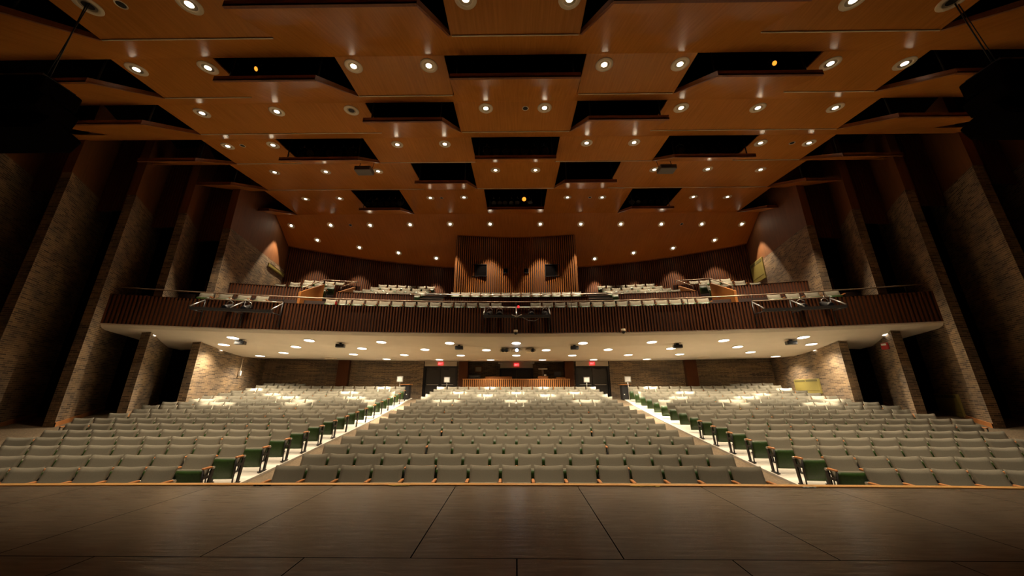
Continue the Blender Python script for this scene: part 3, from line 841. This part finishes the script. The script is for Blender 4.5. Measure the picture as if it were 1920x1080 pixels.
def far_seat(key, wd, loc, rz):
    b, sh, cu, arm, leg, hinge = LO[key]
    T = Matrix.Translation(loc) @ Matrix.Rotation(rz, 4, 'Z')
    far.add(b, T, 0); far.add(sh, T, 1); far.add(cu, T, 0)
    T2 = T @ Matrix.Translation((wd / 2, 0, 0)); far.add(arm, T2, 2); far.add(leg, T2, 3)
PXL = {3: 6, 4: 61, 5: 110, 6: 155.6, 7: 198, 8: 236, 9: 272.6, 10: 306, 11: 339, 12: 372.6, 13: 401, 14: 428, 15: 454, 16: 478}
def outer_x(n):
    best = 6.0
    for k in range(2000):
        X = -6.0 - k * .005
        x, y = to_px(Vector(row_pt(n, X)))
        if x < PXL[n]: return X
    return -14
NEAR = 8
for n in range(ROWS):
    # centre block: fifteen wide or sixteen narrow seats
    key, cnt = ('a', 15) if n % 2 == 0 else ('b', 16)
    wd = WA if key == 'a' else WB
    for k in range(cnt):
        X = (k - (cnt - 1) / 2) * wd
        x, y, z = row_pt(n, X); rz = atan(-X / RR)
        if n < NEAR:
            lab = 'grey folding theatre seat, %s from the left in the %s row of the centre block' % (ORD[k], 'front' if n == 0 else ORD[n])
            make_seat(key, (x, y, z - SEAT_H), rz, lab, 'seats in the centre block', 2 if k == 0 else 0)
        else: far_seat(key, wd, (x, y, z - SEAT_H), rz)
    key = 'b' if n % 2 == 0 else 'a'
    wd = WA if key == 'a' else WB
    xo = outer_x(n) if n in PXL else -12.0
    cnt = int(round((-xo - 6.0) / wd))
    for side in (-1, 1):
        for k in range(cnt):
            X = side * (6.0 + (k + .5) * wd)
            x, y, z = row_pt(n, X); rz = atan(-X / RR)
            p = to_px(Vector((x, y, z)))
            if n < NEAR and (p[0] < -45 or p[0] > 1965): continue
            if n < NEAR:
                lab = 'grey folding theatre seat, %s from the aisle in the %s row of the %s block' % (ORD[k], 'front' if n == 0 else ORD[n], 'left' if side < 0 else 'right')
                make_seat(key, (x, y, z - SEAT_H), rz, lab, 'seats in the %s block' % ('left' if side < 0 else 'right'), 2 if (side < 0 and k == cnt - 1) or (side > 0 and k == 0) else 0)
            else: far_seat(key, wd, (x, y, z - SEAT_H), rz)
for side in (-1, 1):                                      # short last row in the outer rear corners
    for k in range(4):
        X = side * (11.6 + (k + .5) * WB)
        far_seat('b', WB, (X, row_y(17) - sag(X), ROW_Z[16] + .12 + .06 * sag(X) - SEAT_H), atan(-X / RR))
# balcony seats
def bal_row(D, ztop, spans, wd=.545):
    for (x0, x1) in spans:
        c = int(abs(x1 - x0) / wd)
        for k in range(c):
            X = x0 + (k + .5) * (x1 - x0) / c
            far_seat('c', wd, (X, barc(X, D), ztop - SEAT_H), atan(-X / RB))
bal_row(15.9, 4.00, ((-8.75, -.65), (.65, 8.75), (-13.6, -10.9), (10.9, 13.6)))
bal_row(18.2, 5.17, ((-3.6, 3.6),))
for D, z, i in ((18.6, 5.20, 0), (19.4, 5.52, 1), (20.2, 5.90, 2), (21.0, 6.30, 3)):
    bal_row(D, z, ((-8.9 + .1 * i, -5.25 + .05 * i), (5.25 - .05 * i, 8.9 - .1 * i), (-13.4 + .25 * i, -10.45), (10.45, 13.4 - .25 * i)))
o = far.build('theatre_seat_rows', [M['fabric'], M['green'], M['arm'], M['black']])
o['kind'] = 'stuff'; tag(o, 'grey theatre seats in the rear rows and up on the balcony', 'seats')
print('near seats', sum(1 for q in bpy.data.objects if q.name.startswith('theatre_seat') and q.type == 'EMPTY'))

# ------------------------------------------------------------------ balcony rails
RAIL = [('front_handrail', 3.72, 3.44, BALC + .03, -14.9, 14.9, 2.4, 'long bronze handrail along the balcony front')]
def arc_pts(D, z, x0, x1, n): return [(x, barc(x, D), z) for x in lin(x0, x1, n)]
t = thing('balcony_handrail', 'long bronze handrail with posts along the top of the slatted balcony front', 'handrail')
MB().tube(arc_pts(BALC + .03, 3.72, -14.9, 14.9, 60), .024, 8).build('rail', M['rail'], t)
for x in lin(-14.4, 14.4, 12):
    MB().tube([(x, barc(x, BALC + .03), 3.43), (x, barc(x, BALC + .03), 3.72)], .018, 6).build('post', M['black'], t)
t = thing('parapet_handrail', 'bright handrail over the short slatted parapet in front of the projection booth', 'handrail')
MB().tube(arc_pts(17.2, 4.78, -5.4, 5.4, 20), .026, 8).build('rail', M['steel'], t)
for x in (-3.7, 0, 3.7): MB().tube([(x, barc(x, 17.2), 4.6), (x, barc(x, 17.2), 4.78)], .018, 6).build('post', M['black'], t)
for s in (-1, 1):
    sd = 'left' if s < 0 else 'right'
    t = thing('stairwell_handrail', 'bronze handrail around the stair well on the %s of the balcony' % sd, 'handrail')
    a = (s * 10.25, barc(10.25, 16.7), 4.72); b = (s * 10.25, barc(10.25, 18.4), 5.66)
    c = (s * 9.05, barc(9.05, 19.3), 5.95); d = (s * 9.05, barc(9.05, 17.7), 5.12)
    MB().tube([a, b, (s * 10.2, barc(10.2, 19.5), 5.98), (s * 9.1, barc(9.1, 19.55), 5.98), c, d], .024, 8).build('rail', M['rail'], t)
    for p, zl in ((a, 4.45), (b, 5.38), (c, 5.5), (d, 4.85)):
        MB().tube([(p[0], p[1], zl), p], .016, 6).build('post', M['black'], t)

# ------------------------------------------------------------------ lighting racks on the balcony front
def can_light(loc, rz, rx, label, group, lens='lens', sc=1.0, cat='stage light'):
    t = thing('stage_light', label, cat, loc, rz, group)
    T = Matrix.Rotation(rx, 4, 'X')
    m_ = MB(); b = MB(); b.lathe([(0.0, .20), (.06, .20), (.085, .12), (.085, -.10), (.105, -.12), (.105, -.20), (.09, -.20)], 14)
    m_.add(b, T @ Matrix.Rotation(pi / 2, 4, 'X') @ Matrix.Scale(sc, 4) @ Matrix.Rotation(pi, 4, 'X')); m_.build('housing', M['black'], t)
    m_ = MB(); b = MB(); b.disc((0, 0, .19), .09, 14); b2 = MB(); b2.add(b, Matrix.Rotation(pi, 4, 'X')); m_.add(b2, T @ Matrix.Rotation(pi / 2, 4, 'X') @ Matrix.Scale(sc, 4) @ Matrix.Rotation(pi, 4, 'X'))
    m_.build('lens', M[lens], t)
    m_ = MB(); q = .11 * sc
    m_.tube([(-q, 0, 0), (-q, 0, .16 * sc), (0, 0, .22 * sc), (q, 0, .16 * sc), (q, 0, 0)], .010, 6); m_.tube([(0, 0, .21 * sc), (0, 0, .30 * sc)], .014, 6)
    m_.build('yoke', M['steel'], t)
    return t
def rack(name, x0, x1, label, arms, cans, side):
    D0 = BALC
    t = thing('lighting_rack', label, 'lighting rack')
    n = 6
    MB().tube(arc_pts(D0 - .10, 3.44, x0, x1, n), .026, 8).build('top_pipe', M['steel'] if not side else M['rail'], t)
    m_ = MB()
    for a, b in zip(lin(x0, x1, n), lin(x0, x1, n)[1:]):
        xm = (a + b) / 2; L = sqrt((b - a) ** 2 + (barc(b) - barc(a)) ** 2)
        m_.box((xm, barc(xm, D0 - .62), 2.94), (L * 1.01, .16, .10), atan2(barc(b) - barc(a), b - a))
    m_.build('shelf', M['darkgrey'], t)
    for x in arms:
        MB().tube([(x, barc(x, D0 - .12), 3.38), (x, barc(x, D0 - .66), 3.02)], .026, 8).build('arm', M['steel'], t)
    for x in (x0, (x0 + x1) / 2, x1):
        m_ = MB(); m_.tube([(x, barc(x, D0 - .10), 3.45), (x, barc(x, D0 - .10), 2.40)], .022, 6); m_.tube([(x, barc(x, D0 - .10), 2.90), (x, barc(x, D0 - .60), 2.90)], .018, 6)
        m_.build('upright', M['black'], t)
    for k, x in enumerate(cans):
        can_light((x, barc(x, D0 - .16), 3.15), atan(-x / RB) + random.uniform(-.4, .4), radians(25), '%s black spotlight on the %s balcony lighting rack' % (ORD[k].capitalize() + ' from left,', name), 'spotlights on the balcony racks', 'lens', 1.15)
    return t
def bx(px_, y, dz=0):                                     # x on the balcony front under a photographed column
    lo, hi = 5.0, 20.0
    d = ray(px_, y)
    for _ in range(50):
        tt = (lo + hi) / 2; p = d * tt
        if p.y > barc(p.x, BALC - .1): hi = tt
        else: lo = tt
    return (d * lo).x
xl = [bx(v, 575) for v in (382, 455, 529)]; xr_ = [bx(v, 575) for v in (1412, 1485, 1560)]
rack('left', xl[0], xl[2], 'dark steel lighting rack on the left of the balcony front', [xl[0], xl[1], xl[2]], [bx(432, 575), bx(466, 577)], -1)
rack('right', xr_[0], xr_[2], 'dark steel lighting rack on the right of the balcony front', [xr_[0], xr_[1], xr_[2]], [bx(1501, 576), bx(1546, 573)], 1)
t = rack('centre', bx(909, 585), bx(1029, 585), 'lighting rack with pale pipe at the centre of the balcony front', [bx(909, 585), bx(1029, 585)], [bx(918, 587), bx(937, 586), bx(996, 587), bx(1022, 587)], 0)
m_ = MB(); m_.tube([(0, barc(0) - .18, 3.42), (.03, barc(0) - .72, 2.92)], .032, 8); m_.tube([(.03, barc(0) - .72, 2.90), (-.17, barc(0) - .85, 2.96)], .02, 6); m_.tube([(.03, barc(0) - .72, 2.90), (.23, barc(0) - .85, 2.96)], .02, 6)
m_.build('centre_mast', M['steel'], t)
m_ = MB(); m_.tube([(.25, barc(0) - .8, 2.86), (.5, barc(0) - .75, 2.74), (.75, barc(0) - .75, 2.72), (.95, barc(0) - .72, 2.82)], .010, 6); m_.build('cable', M['grey'], t)
p = (bx(972, 579), barc(0) - .22, 3.46)
t = thing('signal_lamp', 'small red lit signal lamp on the centre balcony rack', 'lamp', p)
m_ = MB(); m_.lathe([(.0, -.07), (.05, -.07), (.05, .0), (.04, .03), (.0, .05)], 12); m_.build('lamp_body', M['red'], t)
m_ = MB(); m_.rbox((0, .07, -.03), (.12, .08, .14), .01); m_.build('lamp_bracket', M['black'], t)
# dome cameras under the fascia
for i, (x, y, lab) in enumerate(((967, 629, 'dark dome camera under the balcony front, below the centre rack'), (1169, 628, 'dark dome camera under the balcony front, right of the centre rack'))):
    X = bx(x, y); t = thing('dome_camera', lab, 'camera', (X, barc(X) - .14, 2.33))
    m_ = MB(); m_.lathe([(.0, .12), (.09, .12), (.09, .04), (.075, .02)], 14); m_.rbox((0, .06, .10), (.10, .12, .06), .01); m_.build('camera_mount', M['ring'], t)
    m_ = MB(); m_.lathe([(.075, .03), (.075, -.01), (.055, -.06), (.0, -.085)], 14); m_.build('camera_dome', M['black'], t)

# ------------------------------------------------------------------ projectors under the balcony
base = on_soffit(969, 650)
for i, (x, lab) in enumerate(((947, 'grey ceiling projector left of the lit one under the balcony'), (969, 'ceiling projector with bright blue white lens under the balcony'), (995, 'grey ceiling projector right of the lit one under the balcony'))):
    p = atY(x, 658, base.y + .3)
    t = thing('projector', lab, 'projector', p, 0, 'projectors under the balcony')
    m_ = MB(); m_.rbox((0, 0, .0), (.50, .42, .15), .045); m_.rbox((0, 0, .085), (.34, .3, .06), .03); m_.build('projector_body', M['ring'], t)
    zs = sof_z(p.y) - p.z
    m_ = MB(); m_.tube([(0, 0, .1), (0, 0, zs + .02)], .025, 8); m_.lathe([(.10, .14), (.10, .16), (.03, .20)], 12); m_.rbox((0, 0, zs - .01), (.3, .2, .03), .008); m_.build('ceiling_mount', M['black'], t)
    for k, lx in enumerate(((-.09, .07), (.0,), (.08,))[i]):
        m_ = MB(); b = MB(); b.lathe([(.085, .0), (.085, .06), (.06, .07)], 16); m_.add(b, Matrix.Translation((lx, -.20, 0)) @ Matrix.Rotation(pi / 2, 4, 'X')); hl = m_.build('lens_barrel', M['black'], t)
        m_ = MB(); b = MB(); b.disc((0, 0, 0), .075 if i == 1 else .05, 16); m_.add(b, Matrix.Translation((lx, -.275, 0)) @ Matrix.Rotation(-pi / 2, 4, 'X')); m_.build('lens', M['blue' if i == 1 else 'lens'], hl)

# ------------------------------------------------------------------ loudspeakers
for i, (x, y) in enumerate(((452, 640), (639, 646), (861, 650), (1077, 650), (1270, 647), (1482, 640))):
    p = on_soffit(x, y - 3)
    t = thing('soffit_speaker', 'small dark box speaker under the balcony, %s from left' % ORD[i], 'loudspeaker', (p.x, p.y, p.z - .13), atan(-p.x / RB), 'box speakers under the balcony')
    m_ = MB(); m_.rbox((0, 0, 0), (.36, .24, .15), .012); m_.build('cabinet', M['black'], t)
    m_ = MB(); m_.rbox((0, -.122, 0), (.32, .012, .11), .004); m_.build('grille', M['black'], t)
    m_ = MB(); m_.box((0, 0, .10), (.10, .08, .07)); m_.build('bracket', M['black'], t)
for i, (x, y) in enumerate(((683, 320), (1250, 317))):
    p = atY(x, y, 11.9)
    t = thing('hanging_speaker', 'dark box speaker hanging from the ceiling beside a downlight, %s of the middle' % ('left', 'right')[i], 'loudspeaker', p, 0, 'box speakers hanging from the ceiling')
    m_ = MB(); m_.rbox((0, 0, 0), (.66, .40, .20), .02); m_.build('cabinet', M['grey'], t)
    m_ = MB(); m_.rbox((0, -.203, -.005), (.60, .012, .15), .004); m_.build('grille', M['darkgrey'], t)
    for sx in (-.28, .28):
        m_ = MB(); m_.tube([(sx, .05, .09), (sx, .25, .75)], .012, 6); m_.build('hanger', M['black'], t)
for s in (-1, 1):
    sd = 'left' if s < 0 else 'right'
    t = thing('speaker_cluster', 'large black hanging loudspeaker cluster in the dark %s corner above the stage' % sd, 'loudspeaker', (s * 9.62, 5.1, 5.10 + .12 * (s > 0)), 0, 'black loudspeaker clusters')
    for k in range(3):
        a = -.14 * k
        m_ = MB(); m_.rbox((0, 0, 0), (1.85, .6, .36), .03)
        T = Matrix.Translation((0, .05 * k * k, .33 - .37 * k)) @ Matrix.Rotation(a, 4, 'X')
        m2 = MB(); m2.add(m_, T); cab = m2.build('cabinet', M['void'], t)
        m_ = MB(); m_.box((0, -.305, 0), (1.7, .02, .29)); m2 = MB(); m2.add(m_, T); m2.build('grille', M['void'], cab)
    m_ = MB(); m_.box((0, 0, .56), (1.6, .5, .06)); m_.build('flying_frame', M['black'], t)
    p = at_plane(163 if s < 0 else 1790, 6, A[0][0], A[0][1], slope(A[0]))
    c = thing('rigging_cable', 'thin dark cable from the ceiling down to the %s loudspeaker cluster' % sd, 'cable')
    m_ = MB(); m_.tube([p, (s * 9.1, 5.1, 5.74)], .010, 6); m_.tube([p + Vector((.06, 0, 0)), (s * 9.2, 5.1, 5.74)], .007, 6); m_.build('wire_rope', M['black'], c)

# ------------------------------------------------------------------ stage lights inside the ceiling troughs
def trough_lights(r, xs_, name, lit=()):
    yl, zl = LIP[r]
    for k, x in enumerate(xs_):
        am = k in lit
        lab = ('amber lit stage light in the %s' % name) if am else 'black stage light in the %s, %s from the left' % (name, ORD[k])
        t = can_light((x, yl + .55, zl + (.95 if am else .72)), random.uniform(-.25, .25), radians(38), lab, 'stage lights in the ceiling troughs', 'amber' if am else 'lens', .62 if am and r == 1 else 1.25)
trough_lights(5, lin(-1.2, .75, 6), 'middle trough of the last ceiling row', (5,))
trough_lights(5, lin(-8.0, -6.3, 5), 'left trough of the last ceiling row')
trough_lights(5, lin(6.3, 8.0, 5), 'right trough of the last ceiling row')
trough_lights(3, lin(-1.1, 1.1, 6), 'middle trough of the fourth ceiling row')
trough_lights(3, lin(-8.2, -6.3, 5), 'left trough of the fourth ceiling row')
trough_lights(3, lin(6.3, 8.2, 5), 'right trough of the fourth ceiling row')
trough_lights(1, [-6.62], 'left trough of the second ceiling row', (0,)); trough_lights(1, [6.55], 'right trough of the second ceiling row', (0,))

# ------------------------------------------------------------------ fittings on the side walls
def on_panel(x, y, p0, p1):                               # ray meets the vertical plane through two plan points
    d = ray(x, y); ex, ey = p1[0] - p0[0], p1[1] - p0[1]
    t = (p0[0] * ey - p0[1] * ex) / (d.x * ey - d.y * ex); return d * t
def panel_of(i, s):
    e = Vector((EDGE[i][0], EDGE[i][1], 0)); f_ = Vector((CORNER[0], CORNER[1] + .4, 0)) if i == len(EDGE) - 1 else e + FD * 3.3
    return (-s * e.x, e.y), (-s * f_.x, f_.y)
def grille_box(i, s, q, label, group):
    p0, p1 = panel_of(i, s); a = on_panel(q[0], q[1], p0, p1); b = on_panel(q[2], q[3], p0, p1)
    c = (a + b) / 2; w_ = (Vector((a.x, a.y)) - Vector((b.x, b.y))).length; h = abs(a.z - b.z)
    ang = atan2(p1[1] - p0[1], p1[0] - p0[0]); ang += pi if cos(ang) < 0 else 0
    t = thing('wall_grille', label, 'ventilation grille', (c.x, c.y, c.z), ang, group)
    sy = -1
    m_ = MB(); m_.rbox((0, 0, 0), (w_, .12, h), .01); m_.build('grille_panel', M['yellow'], t)
    for fs in (-1, 1):
        m_ = MB()
        for k in range(2):
            m_.box(((-.24 + .48 * k) * w_, fs * .062, h * .38), (w_ * .43, .012, h * .13))
        m_.box((0, fs * .061, -h * .30), (w_ * .94, .010, .012))
        m_.build('louvre_shade', M['yellow_d'], t)
L5 = len(EDGE) - 1
grille_box(L5, 1, (1490, 712, 1543, 738), 'mustard wall grille on the right brick wall nearest the rear wall', 'mustard wall grilles')
grille_box(3, 1, (1751, 738, 1813, 783), 'mustard wall grille on the right brick fin beside the front seats', 'mustard wall grilles')
grille_box(L5, -1, (503, 492, 530, 520), 'mustard wall grille above the balcony on the left brick wall', 'mustard wall grilles')
grille_box(L5, 1, (1408, 498, 1438, 520), 'mustard wall grille above the balcony on the right brick wall', 'mustard wall grilles')
for s, i, top, bot in ((-1, L5, (454, 672), (446, 700)), (1, L5 - 1, (1619, 655), (1632, 702))):
    sd = 'left' if s < 0 else 'right'
    p0, p1 = panel_of(i, s); b = on_panel(bot[0], bot[1], p0, p1); a = on_panel(top[0], top[1], p0, p1)
    off = Vector((-s * .10, 0, 0))
    t = thing('pull_cord', 'white pull cord with weight hanging on the %s brick wall under the balcony' % sd, 'cord', (b.x + off.x, b.y, b.z))
    m_ = MB(); m_.tube([(0, 0, .1), (0, 0, a.z - b.z)], .012, 6); m_.build('cord', M['ring'], t)
    m_ = MB(); m_.rbox((0, 0, 0), (.13, .08, .26), .02); m_.build('cord_weight', M['white'], t)
p0, p1 = panel_of(L5 - 1, 1); a = on_panel(1664, 649, p0, p1)
t = thing('fire_alarm', 'red fire alarm sounder high on the right brick fin under the balcony', 'fire alarm', (a.x - .06, a.y, a.z))
m_ = MB(); m_.rbox((0, 0, 0), (.14, .28, .26), .02); m_.build('alarm_body', M['firered'], t)
m_ = MB(); m_.rbox((-.075, 0, .06), (.02, .18, .07), .006); m_.build('strobe_window', M['white'], t)

# ------------------------------------------------------------------ control desk and things by the rear wall
ZC = .655
t = thing('control_desk', 'curved slatted timber control desk behind the last centre row', 'desk')
cf = lambda x: 20.75 - x * x / 90.0
m_ = MB(); slats(m_, cf, -3.14, 3.14, ZF, ZC, .115, .062, .04); m_.build('slat_front', [M['oak'], M['slat_back']], t)
m_ = MB()
for a, b in zip(lin(-3.14, 3.14, 12), lin(-3.14, 3.14, 12)[1:]):
    m_.prism([(a, cf(a) - .05), (b, cf(b) - .05), (b, cf(b) + .62), (a, cf(a) + .62)], ZC - .05, ZC)
m_.build('desk_top', M['oak'], t)
def desk_z(dz=0): return ZC + dz
def desk_x(px_, y): return atY(px_, y, 21.4).x
m_ = MB(); m_.rbox((0, 0, .075), (1.62, .42, .15), .02); tag(m_.build('console_cover', M['oak']), 'low honey timber console box on the left half of the control desk', 'console').location = (desk_x(935, 709), 21.45, ZC)
t = thing('equipment_case', 'black equipment case on the left end of the control desk', 'equipment', (desk_x(890, 707), 21.42, ZC))
m_ = MB(); m_.rbox((0, 0, .12), (.72, .36, .24), .02); m_.build('case', M['darkgrey'], t)
m_ = MB(); m_.box((0, -.185, .16), (.5, .012, .03)); m_.box((-.1, -.185, .08), (.3, .012, .02)); m_.build('case_display', M['grey'], t)
m_ = MB(); m_.rbox((0, 0, .085), (.62, .40, .17), .02); tag(m_.build('storage_box', M['oak']), 'honey timber box under the pale topped monitor', 'box').location = (desk_x(1018, 708), 21.45, ZC)
t = thing('desk_lamp', 'pale hooded work lamp on twin posts over the control desk', 'lamp', (desk_x(1018, 704), 21.45, ZC + .17))
m_ = MB(); m_.prism([(-.28, -.12), (.28, -.12), (.20, .12), (-.20, .12)], .40, .46); m_.build('lamp_hood', M['white'], t)
for x in (-.04, .04): MB().tube([(x, 0, 0), (x, 0, .40)], .014, 6).build('lamp_post', M['steel'], t)
m_ = MB(); m_.rbox((.12, -.08, .05), (.14, .05, .10), .008); tag(m_.build('desk_card', M['white']), 'small white card on the box under the work lamp', 'card').location = (desk_x(1018, 704), 21.35, ZC + .17)
t = thing('computer_monitor', 'black computer monitor at the right end of the control desk', 'monitor', (desk_x(1046, 704), 21.5, ZC))
m_ = MB(); m_.rbox((0, 0, .30), (.44, .05, .30), .01); m_.build('monitor_housing', M['black'], t)
m_ = MB(); m_.tube([(.05, .03, .02), (.05, .03, .25)], .03, 8); m_.rbox((.05, .03, .015), (.26, .2, .03), .01); m_.build('monitor_stand', M['grey'], t)
m_ = MB(); m_.rbox((0, 0, .05), (.55, .3, .10), .01); tag(m_.build('keyboard_box', M['oak']), 'low honey timber box beside the black monitor', 'box').location = (desk_x(1047, 709) + .1, 21.2, ZC)
p = atY(897, 692.5, 23.16)
t = thing('framed_notice', 'wooden framed pale notice on the brick wall behind the control desk', 'picture', p)
m_ = MB(); m_.rbox((0, 0, 0), (.50, .04, .40), .01); m_.build('frame', M['oak'], t)
m_ = MB(); m_.box((0, -.024, 0), (.38, .01, .28)); m_.build('notice_sheet', M['paper'], t)
for x, lab in ((938, 'small white emergency light left of the plaster panel behind the desk'), (998, 'small white emergency light right of the plaster panel behind the desk')):
    p = atY(x, 680.5, 22.4); t = thing('emergency_light', lab, 'light fitting', p, 0, 'emergency lights behind the control desk')
    m_ = MB(); m_.rbox((0, 0, 0), (.27, .14, .10), .01); m_.build('fitting_body', M['white'], t)
    m_ = MB(); m_.tube([(0, 0, .04), (0, 0, 1.80 - p.z)], .012, 6); m_.build('drop_rod', M['black'], t)
for k, (x, y, Y, lab) in enumerate(((750, 711, 19.4, 'white sign card on a pole beside the left aisle podium'), (838, 712, 20.7, 'white sign card on a pole before the left double door'),
                         (1100, 712, 20.7, 'white sign card on a pole before the right double door'), (1177, 711, 19.4, 'white sign card on a pole beside the right aisle podium'))):
    p = atY(x, y, Y); fz = floor_z(p.x, p.y)
    t = thing('sign_stand', lab, 'sign stand', (p.x, p.y, fz), 0, 'sign stands by the rear aisle ends')
    h = p.z - fz
    m_ = MB(); m_.rbox((0, 0, h), (.36, .02, .32), .006); m_.build('sign_frame', M['steel'], t)
    m_ = MB(); m_.box((0, -.014, h), (.29, .01, .25)); m_.build('sign_card', M['white'], t)
    m_ = MB(); m_.tube([(0, .02, .02), (0, .02, h + .1)], .016, 8); m_.lathe([(.0, .03), (.17, .02), (.18, 0.0)], 16); m_.build('pole', M['steel'], t)
for x, lab in ((762, 'dark podium with wooden top at the rear end of the left aisle'), (1171, 'dark podium with wooden top at the rear end of the right aisle')):
    p = atY(x, 721, 19.9); fz = floor_z(p.x, p.y)
    t = thing('podium', lab, 'podium', (p.x, p.y, fz), 0, 'podiums by the rear aisle ends')
    h = p.z - fz
    m_ = MB(); m_.rbox((0, 0, h / 2 - .02), (.44, .44, h - .04), .01); m_.build('podium_cabinet', M['black'], t)
    m_ = MB(); m_.rbox((0, 0, h), (.58, .52, .04), .01); m_.build('podium_top', M['oak'], t)
    m_ = MB(); m_.box((.12 if x < 900 else -.12, -.225, h * .35), (.05, .012, .05)); m_.build('indicator', M['white'], t)
# a red bottle left on the balcony ledge
X = bx(626, 570)
t = thing('bottle', 'small red bottle standing on the balcony ledge left of centre', 'bottle', (X, barc(X) + .06, 3.44))
m_ = MB(); m_.lathe([(0, 0), (.04, 0), (.045, .02), (.045, .14), (.02, .19), (.02, .21)], 12); m_.build('bottle_body', M['firered'], t)
m_ = MB(); m_.lathe([(.022, .20), (.022, .235), (0, .235)], 10); m_.build('cap', M['white'], t)

for x, y, lab in ((620, 671.5, 'round air diffuser near the rear edge of the balcony soffit, left side'), (1318, 670.5, 'round air diffuser near the rear edge of the balcony soffit, right side')):
    p = on_soffit(x, y)
    t = thing('air_diffuser', lab, 'air diffuser', (p.x, p.y, p.z - .01), 0, 'air diffusers under the balcony')
    m_ = MB(); m_.lathe([(.30, .02), (.30, -.01), (.24, -.035), (.22, -.01)], 20); m_.lathe([(.16, -.005), (.16, -.03), (.10, -.045), (.0, -.045)], 20); m_.build('diffuser_cone', M['ring'], t)
    m_ = MB(); m_.disc((0, 0, -.004), .23, 20); m_.build('diffuser_throat', M['off'], t)

# ------------------------------------------------------------------ set the lens height: lift the whole room frame onto the floor datum
for o in list(COL.objects):
    if o.parent is None: o.location.z += CZ
